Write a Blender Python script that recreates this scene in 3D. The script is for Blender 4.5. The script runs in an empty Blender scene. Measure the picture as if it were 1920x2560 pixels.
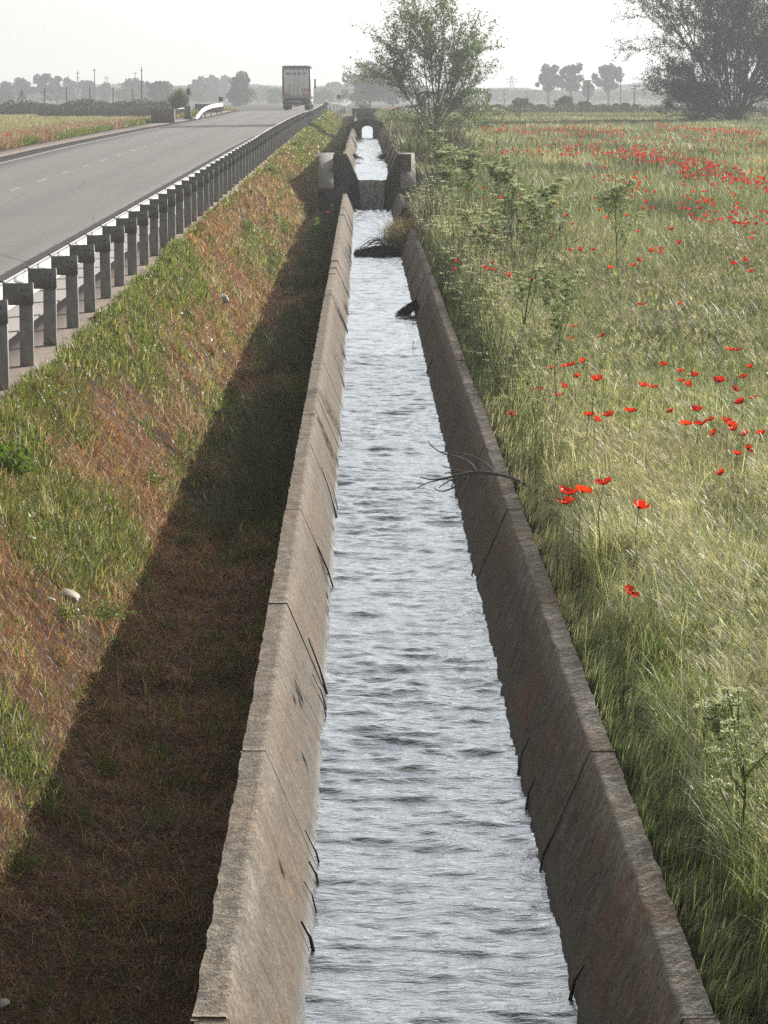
import bpy, math, random
import numpy as np
from mathutils import Vector, Matrix

rng = np.random.default_rng(11)
random.seed(11)
C = bpy.context.scene
COL = C.collection
R = math.radians

# ------------------------------------------------------------------ camera
F = 7000.0                      # focal length in photo pixels (photo 1920 x 2560)
ZC = 3.2                        # camera height above the near rim of the channel
TH = math.atan(1040 / F)        # pitch down
PSI = math.atan(55 * math.cos(TH) / F)
cam_d = bpy.data.cameras.new('camera')
cam = bpy.data.objects.new('camera', cam_d)
COL.objects.link(cam)
cam_d.sensor_fit = 'VERTICAL'
cam_d.sensor_height = 24.0
cam_d.lens = F / 2560 * 24
cam_d.clip_start = 0.5
cam_d.clip_end = 9000
cam.location = (0, 0, ZC)
cam.rotation_euler = (math.pi / 2 - TH, 0, -PSI)
C.camera = cam
MROT = np.array(cam.rotation_euler.to_matrix())

def ray(px, py):
    return MROT @ np.array([(px - 960) / F, -(py - 1280) / F, -1.0])

def at(px, py, Y):
    """world point on the vertical plane at distance Y seen at photo pixel"""
    d = ray(px, py)
    return np.array([0, 0, ZC]) + d * (Y / d[1])

def on_ground(px, py, hf):
    """world point on the surface h(X, Y) (metres below the camera)"""
    d = ray(px, py)
    lo, hi = 6.0, 2500.0
    for _ in range(50):
        m = (lo * hi) ** .5
        X = d[0] / d[1] * m
        if -d[2] / d[1] * m < hf(X, m):
            lo = m
        else:
            hi = m
    return np.array([d[0] / d[1] * lo, lo, ZC - hf(d[0] / d[1] * lo, lo)])

# ------------------------------------------------------------------ noise
_T = rng.random((256, 256))
def vn(x, y, s=0):
    x = np.asarray(x, float) + s * 17.31
    y = np.asarray(y, float) + s * 9.77
    xi = np.floor(x).astype(int); yi = np.floor(y).astype(int)
    fx = x - xi; fy = y - yi
    fx = fx * fx * (3 - 2 * fx); fy = fy * fy * (3 - 2 * fy)
    a = _T[xi & 255, yi & 255]; b = _T[(xi + 1) & 255, yi & 255]
    c = _T[xi & 255, (yi + 1) & 255]; d = _T[(xi + 1) & 255, (yi + 1) & 255]
    return (a * (1 - fx) + b * fx) * (1 - fy) + (c * (1 - fx) + d * fx) * fy
def fbm(x, y, s=0, o=3):
    r = 0; a = .5; t = 0
    x = np.asarray(x, float); y = np.asarray(y, float)
    for k in range(o):
        r = r + a * vn(x * 2 ** k, y * 2 ** k, s + k * 3); t += a; a *= .5
    return r / t
def sst(a, b, x):
    t = np.clip((np.asarray(x, float) - a) / (b - a), 0, 1)
    return t * t * (3 - 2 * t)

# ------------------------------------------------------------------ site profiles, h = metres below the camera
ip = np.interp
def rh(Y):      # road surface
    return ip(Y, [0, 26, 62, 103, 147, 200, 235, 250, 258, 300, 400, 3000],
              [2.62, 2.47, 2.20, 1.90, 1.69, 1.50, 1.30, 1.255, 1.262, 1.62, 2.1, 2.15])
def cht(Y):     # channel rim
    return np.where(np.asarray(Y) < 89.5, 3.21 - .00236 * np.asarray(Y, float),
                    ip(Y, [89.5, 170, 235, 262], [1.82, 1.87, 1.74, 1.50]))
def gl(Y):      # ditch bottom left of the channel
    return ip(Y, [0, 40, 60, 86, 106, 168, 230, 256, 258, 276, 279, 330, 3000],
              [4.0, 3.9, 3.9, 3.82, 2.7, 2.5, 2.45, 2.4, 1.82, 1.8, 1.9, 2.15, 2.2])
def gr(Y):      # ground along the right wall
    return ip(Y, [0, 62, 84, 93, 97, 262, 400, 3000], [3.22, 3.12, 3.0, 2.7, 2.1, 1.85, 2.2, 2.2])
def fh(Y):      # poppy field
    return ip(Y, [0, 25, 150, 260, 400, 3000], [3.42, 3.34, 2.5, 2.28, 2.2, 2.2])
def lf(Y):      # field left of the road
    return ip(Y, [0, 85, 150, 300, 3000], [2.9, 2.3, 2.25, 2.25, 2.2])
def hground(X, Y, lumps=True):
    X = np.asarray(X, float); Y = np.asarray(Y, float)
    X, Y = np.broadcast_arrays(X, Y)
    ditch = gl(Y)
    edge = rh(Y) + .05
    # the ditch bank from the channel to the crash barrier
    t = np.clip((-1.5 - X) / 1.4, 0, 1)
    bank = ditch + (edge - ditch) * (t * t * (3 - 2 * t) * .6 + t * .4)
    near = cht(Y)
    h = bank
    # beneath the channel
    c = near + 1.3
    h = np.where(X > -.20, np.where(X < -.1, ditch + (c - ditch) * np.clip((X + .2) / .1, 0, 1), c), h)
    h = np.where((X > .70) & (X < 1.18), np.minimum(c, near + np.clip((1.176 - X) / .42, 0, 3) + .02), h)
    # right-hand side
    g0 = np.maximum(gr(Y), near + .05)
    w = sst(1.8, 5.2, X)
    rr = g0 + (fh(Y) - g0) * w
    h = np.where(X >= 1.18, rr, h)
    # road bed and the land on the far side of it
    h = np.where(X < -3.0, rh(Y) + .14, h)
    w2 = sst(12.9, 15.6, -X)
    h = np.where(X < -12.9, rh(Y) + .05 + (lf(Y) - rh(Y) - .05) * w2, h)
    far = np.clip((Y - 330) / 120, 0, 1)
    h = np.where((X > 5) | (X < -16), h + (2.2 - h) * far, h)
    if lumps:
        l = (fbm(X * 1.1, Y * .9, 1) - .5) * .16 + (fbm(X * 3.7, Y * 3.1, 4) - .5) * .07
        m = np.where((X < -3.0) & (X > -12.9), 0, 1) * np.where((X > -.22) & (X < 1.5), 0, 1)
        h = h + l * m
    return h
def zg(X, Y): return ZC - hground(X, Y)

# ------------------------------------------------------------------ mesh helpers
class Geo:
    def __init__(s):
        s.v = []; s.n = 0; s.f = {}; s.c = []; s.hc = False
    def add(s, v, f, col=None):
        v = np.asarray(v, np.float64).reshape(-1, 3)
        groups = {}
        if isinstance(f, np.ndarray):
            groups[f.shape[1]] = f
        else:
            for q in f: groups.setdefault(len(q), []).append(q)
        for k, a in groups.items():
            s.f.setdefault(k, []).append(np.asarray(a, np.int64).reshape(-1, k) + s.n)
        if col is None:
            s.c.append(np.ones((len(v), 3)) * .5)
        else:
            s.hc = True
            c = np.asarray(col, float)
            s.c.append(np.tile(c, (len(v), 1)) if c.ndim == 1 else c)
        s.v.append(v); s.n += len(v)
        return s
    def box(s, a, b, col=None):
        x0, y0, z0 = a; x1, y1, z1 = b
        v = [(x0,y0,z0),(x1,y0,z0),(x1,y1,z0),(x0,y1,z0),(x0,y0,z1),(x1,y0,z1),(x1,y1,z1),(x0,y1,z1)]
        f = [(0,3,2,1),(4,5,6,7),(0,1,5,4),(1,2,6,5),(2,3,7,6),(3,0,4,7)]
        return s.add(v, f, col)
    def rbox(s, a, b, r=.01, col=None):
        """box with chamfered vertical and top edges"""
        x0, y0, z0 = a; x1, y1, z1 = b
        pts = [(x0+r,y0),(x1-r,y0),(x1,y0+r),(x1,y1-r),(x1-r,y1),(x0+r,y1),(x0,y1-r),(x0,y0+r)]
        cx, cy = (x0+x1)/2, (y0+y1)/2
        v = [(x,y,z0) for x,y in pts] + [(x,y,z1-r) for x,y in pts]
        v += [(x+(r if x < cx else -r)*.9, y+(r if y < cy else -r)*.9, z1) for x,y in pts]
        f = []
        for k in range(8):
            j = (k+1) % 8
            f += [(k,j,8+j,8+k),(8+k,8+j,16+j,16+k)]
        f += [tuple(range(7,-1,-1)), tuple(range(16,24))]
        return s.add(v, f, col)
    def prism_x(s, pts, x0, x1, col=None):
        """polygon in (y, z) extruded along x"""
        n = len(pts)
        v = [(x0,y,z) for y,z in pts] + [(x1,y,z) for y,z in pts]
        f = [(k,(k+1)%n,n+(k+1)%n,n+k) for k in range(n)] + [tuple(range(n-1,-1,-1)), tuple(range(n,2*n))]
        return s.add(v, f, col)
    def prism_y(s, pts, y0, y1, col=None):
        n = len(pts)
        v = [(x,y0,z) for x,z in pts] + [(x,y1,z) for x,z in pts]
        f = [(k,(k+1)%n,n+(k+1)%n,n+k) for k in range(n)] + [tuple(range(n-1,-1,-1)), tuple(range(n,2*n))]
        return s.add(v, f, col)
    def columns(s, xs, top, bot, y0, y1, col=None):
        """front/back/top/bottom skin between top(x) and bot(x), extruded along y"""
        n = len(xs)
        v = []
        for y in (y0, y1):
            for k in range(n): v.append((xs[k], y, top[k]))
            for k in range(n): v.append((xs[k], y, bot[k]))
        f = []
        for k in range(n-1):
            a, b = k, k+1
            f.append((n+a, n+b, b, a)); f.append((2*n+a, 2*n+b, 3*n+b, 3*n+a))
            f.append((a, b, 2*n+b, 2*n+a)); f.append((n+b, n+a, 3*n+a, 3*n+b))
        f.append((0, 2*n, 3*n, n)); f.append((n-1, 2*n-1, 4*n-1, 3*n-1))
        return s.add(v, f, col)
    def grid(s, P, col=None):
        """P[i,j,3]"""
        a, b = P.shape[:2]
        i, j = np.meshgrid(np.arange(a-1), np.arange(b-1), indexing='ij')
        q = np.stack([i*b+j, i*b+j+1, (i+1)*b+j+1, (i+1)*b+j], -1).reshape(-1, 4)
        c = None if col is None else np.asarray(col).reshape(-1, 3)
        return s.add(P.reshape(-1, 3), q, c)
    def tube(s, P, r, n=5, col=None):
        P = np.asarray(P, float); m = len(P)
        r = np.broadcast_to(np.asarray(r, float), (m,))
        T = np.gradient(P, axis=0); T /= np.linalg.norm(T, axis=1)[:, None] + 1e-9
        up = np.where(np.abs(T[:, 2:3]) > .9, [[1., 0, 0]], [[0, 0, 1.]])
        A = np.cross(T, up); A /= np.linalg.norm(A, axis=1)[:, None] + 1e-9
        B = np.cross(T, A)
        a = np.arange(n) * 2 * np.pi / n
        V = P[:, None] + r[:, None, None] * (A[:, None] * np.cos(a)[None, :, None] + B[:, None] * np.sin(a)[None, :, None])
        i, j = np.meshgrid(np.arange(m-1), np.arange(n), indexing='ij')
        q = np.stack([i*n+j, i*n+(j+1) % n, (i+1)*n+(j+1) % n, (i+1)*n+j], -1).reshape(-1, 4)
        base = s.n
        s.add(V.reshape(-1, 3), q, col)
        s.f.setdefault(n, []).append(np.array([list(range(base+n-1, base-1, -1)), list(range(base+(m-1)*n, base+m*n))]))
        return s
    def cyl(s, c0, c1, r, n=12, col=None):
        return s.tube([c0, c1], [r, r], n, col)
    def build(s, name, mat, parent=None, org=(0, 0, 0), smooth=False, loc=None):
        v = np.concatenate(s.v) - np.asarray(org, float)
        me = bpy.data.meshes.new(name)
        me.vertices.add(len(v)); me.vertices.foreach_set('co', v.astype(np.float32).ravel())
        loops = []; starts = []; p = 0
        for k, L in s.f.items():
            a = np.concatenate(L)
            loops.append(a.ravel()); starts.append(p + np.arange(len(a)) * k); p += a.size
        loops = np.concatenate(loops); starts = np.concatenate(starts)
        me.loops.add(len(loops)); me.loops.foreach_set('vertex_index', loops.astype(np.int32))
        me.polygons.add(len(starts)); me.polygons.foreach_set('loop_start', starts.astype(np.int32))
        if s.hc:
            ca = me.color_attributes.new('tint', 'FLOAT_COLOR', 'POINT')
            c = np.concatenate(s.c); c = np.concatenate([c, np.ones((len(c), 1))], 1)
            ca.data.foreach_set('color', c.astype(np.float32).ravel())
        if smooth: me.polygons.foreach_set('use_smooth', np.ones(len(starts), bool))
        me.update(calc_edges=True)
        if mat: me.materials.append(mat)
        o = bpy.data.objects.new(name, me); COL.objects.link(o)
        if parent is not None: o.parent = parent
        if loc is not None: o.location = loc
        return o

def tag(o, label=None, cat=None, group=None, kind=None):
    if label: o['label'] = label
    if cat: o['category'] = cat
    if group: o['group'] = group
    if kind: o['kind'] = kind
    return o
def thing(name, loc, label, cat, group=None, rz=0):
    o = bpy.data.objects.new(name, None); COL.objects.link(o)
    o.empty_display_size = .2
    o.location = [float(q) for q in loc]; o.rotation_euler = (0, 0, rz)
    return tag(o, label, cat, group)
def copy_tree(o, parent=None):
    c = o.copy(); COL.objects.link(c)
    if parent is not None: c.parent = parent
    for ch in list(o.children): copy_tree(ch, c)
    return c

# ------------------------------------------------------------------ materials
def mat(name):
    m = bpy.data.materials.new(name); m.use_nodes = True
    nt = m.node_tree; nt.nodes.clear()
    out = nt.nodes.new('ShaderNodeOutputMaterial')
    return m, nt, out
class N:
    def __init__(s, nt): s.nt = nt
    def __call__(s, typ, ins=None, **kw):
        n = s.nt.nodes.new(typ)
        for k, v in kw.items(): setattr(n, k, v)
        for k, v in (ins or {}).items():
            if isinstance(v, bpy.types.NodeSocket): s.nt.links.new(v, n.inputs[k])
            else: n.inputs[k].default_value = v
        return n
def rgba(c): return (c[0], c[1], c[2], 1)
def mixc(n, f, a, b, blend='MIX'):
    m = n('ShaderNodeMix', data_type='RGBA', blend_type=blend)
    for k, v in ((0, f), (6, a), (7, b)):
        if isinstance(v, bpy.types.NodeSocket): n.nt.links.new(v, m.inputs[k])
        else: m.inputs[k].default_value = v if k == 0 else rgba(v)
    return m.outputs[2]
def noise(n, vec, scale, detail=3, rough=.55):
    return n('ShaderNodeTexNoise', {'Vector': vec, 'Scale': scale, 'Detail': detail, 'Roughness': rough}).outputs['Fac']
def ramp(n, fac, a, b):
    return n('ShaderNodeMapRange', {'Value': fac, 'From Min': a, 'From Max': b}).outputs[0]
def mapping(n, vec, sc, rot=(0, 0, 0)):
    return n('ShaderNodeMapping', {'Vector': vec, 'Scale': sc, 'Rotation': rot}).outputs[0]

def simple(name, col, rough=.6, metal=0, spec=.5, vary=.12, scale=8, bump=0, bscale=40):
    m, nt, out = mat(name); n = N(nt)
    tc = n('ShaderNodeTexCoord').outputs['Object']
    f = noise(n, tc, scale, 4)
    c = mixc(n, ramp(n, f, .3, .7), [q * (1 - vary) for q in col], [min(1, q * (1 + vary)) for q in col])
    ins = {'Base Color': c, 'Roughness': rough, 'Metallic': metal, 'Specular IOR Level': spec}
    if bump:
        ins['Normal'] = n('ShaderNodeBump', {'Height': noise(n, tc, bscale, 4), 'Strength': bump, 'Distance': .02}).outputs[0]
    p = n('ShaderNodeBsdfPrincipled', ins)
    nt.links.new(p.outputs[0], out.inputs[0])
    return m

def leafmat(name, trans=.4, rough=.45, spec=.4, gain=1.0):
    m, nt, out = mat(name); n = N(nt)
    a = n('ShaderNodeAttribute', attribute_name='tint').outputs['Color']
    if gain != 1.0:
        a = mixc(n, 1.0, a, (gain, gain, gain), 'MULTIPLY')
    p = n('ShaderNodeBsdfPrincipled', {'Base Color': a, 'Roughness': rough, 'Specular IOR Level': spec})
    t = n('ShaderNodeBsdfTranslucent', {'Color': mixc(n, 1.0, a, (1.15, 1.15, .75), 'MULTIPLY')})
    mx = n('ShaderNodeMixShader', {0: trans, 1: p.outputs[0], 2: t.outputs[0]})
    nt.links.new(mx.outputs[0], out.inputs[0])
    return m

def concrete(name, base, dark, rust=.0, warm=(.40, .32, .24), bump=.5):
    m, nt, out = mat(name); n = N(nt)
    tc = n('ShaderNodeTexCoord').outputs['Object']
    att = n('ShaderNodeSeparateColor', {'Color': n('ShaderNodeAttribute', attribute_name='tint').outputs['Color']})
    dep = att.outputs[0]; topf = att.outputs[1]
    fine = noise(n, tc, 46, 6, .8)
    grain = noise(n, mapping(n, tc, (1, 1, .5)), 17, 5, .75)
    mid = noise(n, tc, 7, 5, .6)
    big = noise(n, mapping(n, tc, (1, .35, 1)), 1.3, 4)
    grit = n('ShaderNodeTexVoronoi', {'Vector': tc, 'Scale': 90.0}).outputs['Distance']
    c = mixc(n, ramp(n, mid, .3, .7), dark, base)
    c = mixc(n, n('ShaderNodeMath', {0: ramp(n, big, .4, .65), 1: .6}, operation='MULTIPLY').outputs[0], c, warm)
    c = mixc(n, ramp(n, fine, .38, .62), mixc(n, 1.0, c, (.40, .37, .33), 'MULTIPLY'), mixc(n, 1.0, c, (1.5, 1.48, 1.45), 'MULTIPLY'))
    c = mixc(n, ramp(n, grain, .35, .65), mixc(n, 1.0, c, (.72, .70, .66), 'MULTIPLY'), mixc(n, 1.0, c, (1.18, 1.18, 1.18), 'MULTIPLY'))
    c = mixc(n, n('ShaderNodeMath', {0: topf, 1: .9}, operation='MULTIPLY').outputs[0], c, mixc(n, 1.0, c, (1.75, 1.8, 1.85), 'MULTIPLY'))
    # black lichen patches, strongest on the tops
    lich = noise(n, mapping(n, tc, (1, 2.2, 1)), 11, 6, .7)
    lf_ = n('ShaderNodeMath', {0: ramp(n, lich, .50, .60), 1: n('ShaderNodeMath', {0: topf, 1: .62, 2: .10}, operation='MULTIPLY_ADD').outputs[0]}, operation='MULTIPLY').outputs[0]
    c = mixc(n, lf_, c, (.085, .08, .075))
    if rust:
        rs = noise(n, mapping(n, tc, (1, .8, .5)), 1.9, 6, .7)
        c = mixc(n, n('ShaderNodeMath', {0: ramp(n, rs, .5, .72), 1: rust}, operation='MULTIPLY').outputs[0], c, (.30, .13, .045))
    # washed streaks running down and the wet, silty band at the water line
    st = noise(n, mapping(n, tc, (.6, 5, .6)), 3, 4)
    c = mixc(n, n('ShaderNodeMath', {0: ramp(n, st, .55, .75), 1: .35}, operation='MULTIPLY').outputs[0], c, mixc(n, 1.0, c, (1.5, 1.5, 1.5), 'MULTIPLY'))
    wb = n('ShaderNodeMath', {0: noise(n, mapping(n, tc, (1, 1, 1)), 5, 3), 1: .14, 2: dep}, operation='MULTIPLY_ADD').outputs[0]
    c = mixc(n, ramp(n, wb, .50, .58), c, (base[0] * .75, base[1] * .76, base[2] * .76))
    c = mixc(n, ramp(n, dep, .515, .545), c, (.07, .062, .05))
    h = n('ShaderNodeMath', {0: fine, 1: grit}, operation='ADD').outputs[0]
    bm = n('ShaderNodeBump', {'Height': h, 'Strength': bump, 'Distance': .010}).outputs[0]
    rough = n('ShaderNodeMapRange', {'Value': dep, 'From Min': .5, 'From Max': .54, 'To Min': .9, 'To Max': .6}).outputs[0]
    p = n('ShaderNodeBsdfPrincipled', {'Base Color': c, 'Roughness': rough, 'Specular IOR Level': .3, 'Normal': bm})
    nt.links.new(p.outputs[0], out.inputs[0])
    return m

M = {}
M['conc_l'] = concrete('brown_aggregate_concrete', (.195, .172, .142), (.098, .084, .067), .14, (.175, .125, .085))
M['conc_r'] = concrete('lichened_concrete', (.225, .21, .185), (.105, .097, .085), .5, (.165, .125, .09))
M['conc_g'] = concrete('grey_cast_concrete', (.30, .29, .275), (.22, .21, .20), .12, (.26, .245, .225), .3)
M['conc_d'] = concrete('shaded_dark_concrete', (.10, .097, .094), (.06, .058, .056), .1, (.09, .08, .07), .3)  # shade on the backlit walls is put into this darker concrete colour

def mat_water(name, choppy=1.0, base=(.10, .10, .09)):
    m, nt, out = mat(name); n = N(nt)
    tc = n('ShaderNodeTexCoord').outputs['Object']
    a = noise(n, mapping(n, tc, (6, 17, 1)), 1, 5, .6)
    b = noise(n, mapping(n, tc, (22, 55, 1)), 1, 3, .6)
    h = n('ShaderNodeMath', {0: b, 1: .3, 2: a}, operation='MULTIPLY_ADD').outputs[0]
    bm = n('ShaderNodeBump', {'Height': h, 'Strength': .75 * choppy, 'Distance': .02}).outputs[0]
    silt = noise(n, mapping(n, tc, (2, .8, 1)), 1, 3)
    c = mixc(n, silt, [q * .8 for q in base], [q * 1.25 for q in base])
    p = n('ShaderNodeBsdfPrincipled', {'Base Color': c, 'Roughness': .08, 'IOR': 1.33, 'Normal': bm})
    gl = n('ShaderNodeBsdfGlossy', {'Color': (.80, .83, .87, 1), 'Roughness': .04, 'Normal': bm})
    fc = n('ShaderNodeLayerWeight', {'Blend': .5, 'Normal': bm}).outputs['Facing']
    fr = n('ShaderNodeMapRange', {'Value': fc, 'From Min': .40, 'From Max': .88, 'To Min': .05, 'To Max': .92}).outputs[0]
    mx = n('ShaderNodeMixShader', {0: fr, 1: p.outputs[0], 2: gl.outputs[0]})
    nt.links.new(mx.outputs[0], out.inputs[0])
    return m
M['water'] = mat_water('silty_water')
M['water_far'] = mat_water('silty_water_upstream', .8)

def mat_fall():
    m, nt, out = mat('falling_water'); n = N(nt)
    tc = n('ShaderNodeTexCoord').outputs['Object']
    st = noise(n, mapping(n, tc, (22, 1, 5)), 1, 6, .75)
    foam = ramp(n, st, .44, .6)
    c = mixc(n, foam, (.10, .10, .085), (.8, .8, .76))
    bm = n('ShaderNodeBump', {'Height': st, 'Strength': 1, 'Distance': .05}).outputs[0]
    p = n('ShaderNodeBsdfPrincipled', {'Base Color': c, 'Roughness': .12, 'IOR': 1.33, 'Normal': bm})
    t = n('ShaderNodeBsdfTranslucent', {'Color': (.75, .75, .62, 1)})
    mx = n('ShaderNodeMixShader', {0: n('ShaderNodeMath', {0: foam, 1: .5}, operation='MULTIPLY').outputs[0], 1: p.outputs[0], 2: t.outputs[0]})
    nt.links.new(mx.outputs[0], out.inputs[0])
    return m
M['fall'] = mat_fall()

def mat_ground():
    m, nt, out = mat('soil_and_thatch'); n = N(nt)
    tc = n('ShaderNodeTexCoord').outputs['Object']
    a = n('ShaderNodeAttribute', attribute_name='tint').outputs['Color']
    f = noise(n, tc, 25, 5, .7)
    g = noise(n, tc, 2.2, 4)
    c = mixc(n, ramp(n, f, .3, .7), mixc(n, 1.0, a, (.5, .48, .45), 'MULTIPLY'), mixc(n, 1.0, a, (1.35, 1.3, 1.25), 'MULTIPLY'))
    c = mixc(n, ramp(n, g, .3, .7), mixc(n, 1.0, c, (.75, .75, .75), 'MULTIPLY'), c)
    bm = n('ShaderNodeBump', {'Height': f, 'Strength': .8, 'Distance': .04}).outputs[0]
    p = n('ShaderNodeBsdfPrincipled', {'Base Color': c, 'Roughness': .95, 'Specular IOR Level': .1, 'Normal': bm})
    nt.links.new(p.outputs[0], out.inputs[0])
    return m
M['ground'] = mat_ground()

def mat_asphalt():
    m, nt, out = mat('worn_asphalt'); n = N(nt)
    tc = n('ShaderNodeTexCoord').outputs['Object']
    f = noise(n, tc, 45, 5, .8)
    g = noise(n, mapping(n, tc, (1, .06, 1)), 1.1, 4)
    k = noise(n, mapping(n, tc, (1, .5, 1)), .35, 4)
    c = mixc(n, ramp(n, f, .3, .72), (.19, .178, .168), (.40, .37, .345))
    c = mixc(n, n('ShaderNodeMath', {0: ramp(n, g, .35, .7), 1: .35}, operation='MULTIPLY').outputs[0], c, (.20, .188, .18))
    c = mixc(n, n('ShaderNodeMath', {0: ramp(n, k, .4, .7), 1: .3}, operation='MULTIPLY').outputs[0], c, (.285, .26, .24))
    sx = n('ShaderNodeSeparateXYZ', {0: tc})
    wheel_ = n('ShaderNodeMath', {0: n('ShaderNodeMath', {0: sx.outputs[0], 1: 3.45}, operation='MULTIPLY').outputs[0]}, operation='SINE').outputs[0]
    c = mixc(n, n('ShaderNodeMath', {0: ramp(n, wheel_, -.2, 1), 1: .22}, operation='MULTIPLY').outputs[0], c, (.16, .15, .142))
    crk = n('ShaderNodeTexVoronoi', {'Vector': mapping(n, tc, (.35, .12, 1)), 'Scale': 1.0}, feature='DISTANCE_TO_EDGE').outputs['Distance']
    c = mixc(n, n('ShaderNodeMath', {0: ramp(n, crk, .006, .0), 1: .55}, operation='MULTIPLY').outputs[0], c, (.07, .065, .06))
    bm = n('ShaderNodeBump', {'Height': f, 'Strength': .35, 'Distance': .006}).outputs[0]
    p = n('ShaderNodeBsdfPrincipled', {'Base Color': c, 'Roughness': .8, 'Specular IOR Level': .3, 'Normal': bm})
    nt.links.new(p.outputs[0], out.inputs[0])
    return m
M['asphalt'] = mat_asphalt()
M['gravel'] = simple('shoulder_gravel', (.26, .205, .17), .95, vary=.4, scale=60, bump=.6, bscale=70)
M['track'] = simple('pale_dirt', (.30, .23, .18), .95, vary=.2, scale=6, bump=.4)
M['paint'] = simple('road_paint', (.42, .41, .40), .7, vary=.2, scale=30)
M['galv'] = simple('galvanised_steel', (.29, .29, .283), .6, metal=0, spec=.3, vary=.14, scale=14, bump=.05)
M['bracket'] = simple('dull_bracket_steel', (.225, .225, .22), .6, vary=.14, scale=9)
M['beam'] = simple('galvanised_beam', (.38, .375, .36), .55, metal=.0, spec=.4, vary=.07, scale=5)
M['bolt'] = simple('dark_bolt', (.14, .14, .14), .5, metal=.5)
M['white'] = simple('white_paint', (.75, .76, .78), .45, vary=.04, scale=3)
M['panel'] = simple('trailer_door_paint', (.86, .88, .92), .45, vary=.05, scale=2)
M['dark'] = simple('dark_underbody', (.035, .035, .04), .6)
M['tyre'] = simple('tyre_rubber', (.02, .02, .02), .85)
M['tarp'] = simple('grey_tarpaulin', (.22, .22, .23), .7, vary=.2, scale=5, bump=.3, bscale=6)
M['maroon'] = simple('maroon_frame', (.23, .06, .07), .5)
M['orange'] = simple('amber_reflector', (.62, .24, .05), .45)
M['redl'] = simple('red_lamp_glass', (.5, .03, .05), .25)
M['ink'] = simple('navy_lettering', (.03, .05, .12), .5)
M['grey'] = simple('mid_grey_steel', (.30, .30, .31), .5)
M['signred'] = simple('sign_red', (.62, .03, .05), .5)
M['signback'] = simple('sign_back_grey', (.10, .105, .12), .6)
M['signgreen'] = simple('sign_green', (.02, .12, .09), .5)
M['bark'] = simple('grey_bark', (.045, .04, .034), .9, vary=.3, scale=12, bump=.5, bscale=20)
M['wood'] = simple('weathered_wood', (.13, .12, .11), .9, vary=.3, scale=15)
M['deadwood'] = simple('bleached_dead_branch', (.17, .16, .155), .8, vary=.35, scale=25, bump=.5, bscale=60)
M['wet'] = simple('wet_black_twigs', (.022, .018, .015), .45, vary=.3, scale=20)
M['stalk'] = leafmat('dry_stalks', .15, .7, .3)
M['grass'] = leafmat('grass_blades', .56, .42, .45)
M['leaf'] = leafmat('leaves', .42, .45, .45)
M['farleaf'] = leafmat('far_leaves', .25, .7, .2)
M['petal'] = leafmat('poppy_petals', .45, .5, .3)
M['umbel'] = leafmat('white_umbels', .4, .6, .3)
M['stone'] = simple('pale_limestone', (.42, .40, .34), .85, vary=.12, scale=6, bump=.4, bscale=14)
M['plastic'] = simple('white_plastic', (.55, .56, .57), .25, vary=.03)
M['reflector'] = simple('white_marker', (.8, .8, .8), .5)

# ------------------------------------------------------------------ world, sun, haze
w = bpy.data.worlds.new('World'); C.world = w; w.use_nodes = True
wt = w.node_tree; wn = N(wt)
AZ, EL = R(40), R(18)           # azimuth from +Y towards +X, elevation
for nd in list(wt.nodes): wt.nodes.remove(nd)
sky = wn('ShaderNodeTexSky', sky_type='NISHITA')
sky.sun_disc = False; sky.sun_elevation = EL; sky.sun_rotation = AZ
sky.altitude = 300; sky.air_density = 2.0; sky.dust_density = 1.0; sky.ozone_density = 1.0
hs = wn('ShaderNodeHueSaturation', {'Color': sky.outputs[0], 'Saturation': .16, 'Value': .62})
# bright aureole of the low hazy sun
sdir = (math.sin(AZ) * math.cos(EL), math.cos(AZ) * math.cos(EL), math.sin(EL))
tcw = wn('ShaderNodeTexCoord').outputs['Generated']
dt = wn('ShaderNodeVectorMath', {0: tcw, 1: sdir}, operation='DOT_PRODUCT').outputs['Value']
lobe = wn('ShaderNodeMath', {0: wn('ShaderNodeMath', {0: dt, 1: 0.0}, operation='MAXIMUM').outputs[0], 1: 3.0}, operation='POWER').outputs[0]
lob = wn('ShaderNodeMath', {0: lobe, 1: 7.6}, operation='MULTIPLY').outputs[0]
lv_ = wn('ShaderNodeVectorMath', {0: (.985, 1.0, 1.015)}, operation='SCALE'); wt.links.new(lob, lv_.inputs['Scale'])
sm_ = wn('ShaderNodeVectorMath', {0: hs.outputs[0], 1: lv_.outputs[0]}, operation='ADD')
bg = wn('ShaderNodeBackground', {'Color': sm_.outputs[0], 'Strength': .096})
wo = wn('ShaderNodeOutputWorld', {'Surface': bg.outputs[0]})
sd = bpy.data.lights.new('sun', 'SUN'); sun = bpy.data.objects.new('sun', sd); COL.objects.link(sun)
sd.energy = 4.5; sd.angle = R(.6); sd.color = (1, .95, .88)
dirv = Vector((math.sin(AZ) * math.cos(EL), math.cos(AZ) * math.cos(EL), math.sin(EL)))
sun.rotation_euler = dirv.to_track_quat('Z', 'Y').to_euler()
C.view_settings.view_transform = 'Standard'; C.view_settings.look = 'None'
C.view_settings.exposure = .6; C.view_settings.gamma = 1
C.render.engine = 'CYCLES'
C.cycles.use_denoising = False
C.cycles.max_bounces = 6; C.cycles.diffuse_bounces = 3; C.cycles.glossy_bounces = 3
C.cycles.transmission_bounces = 3; C.cycles.volume_bounces = 0; C.cycles.transparent_max_bounces = 6
C.cycles.caustics_reflective = False; C.cycles.caustics_refractive = False

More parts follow.
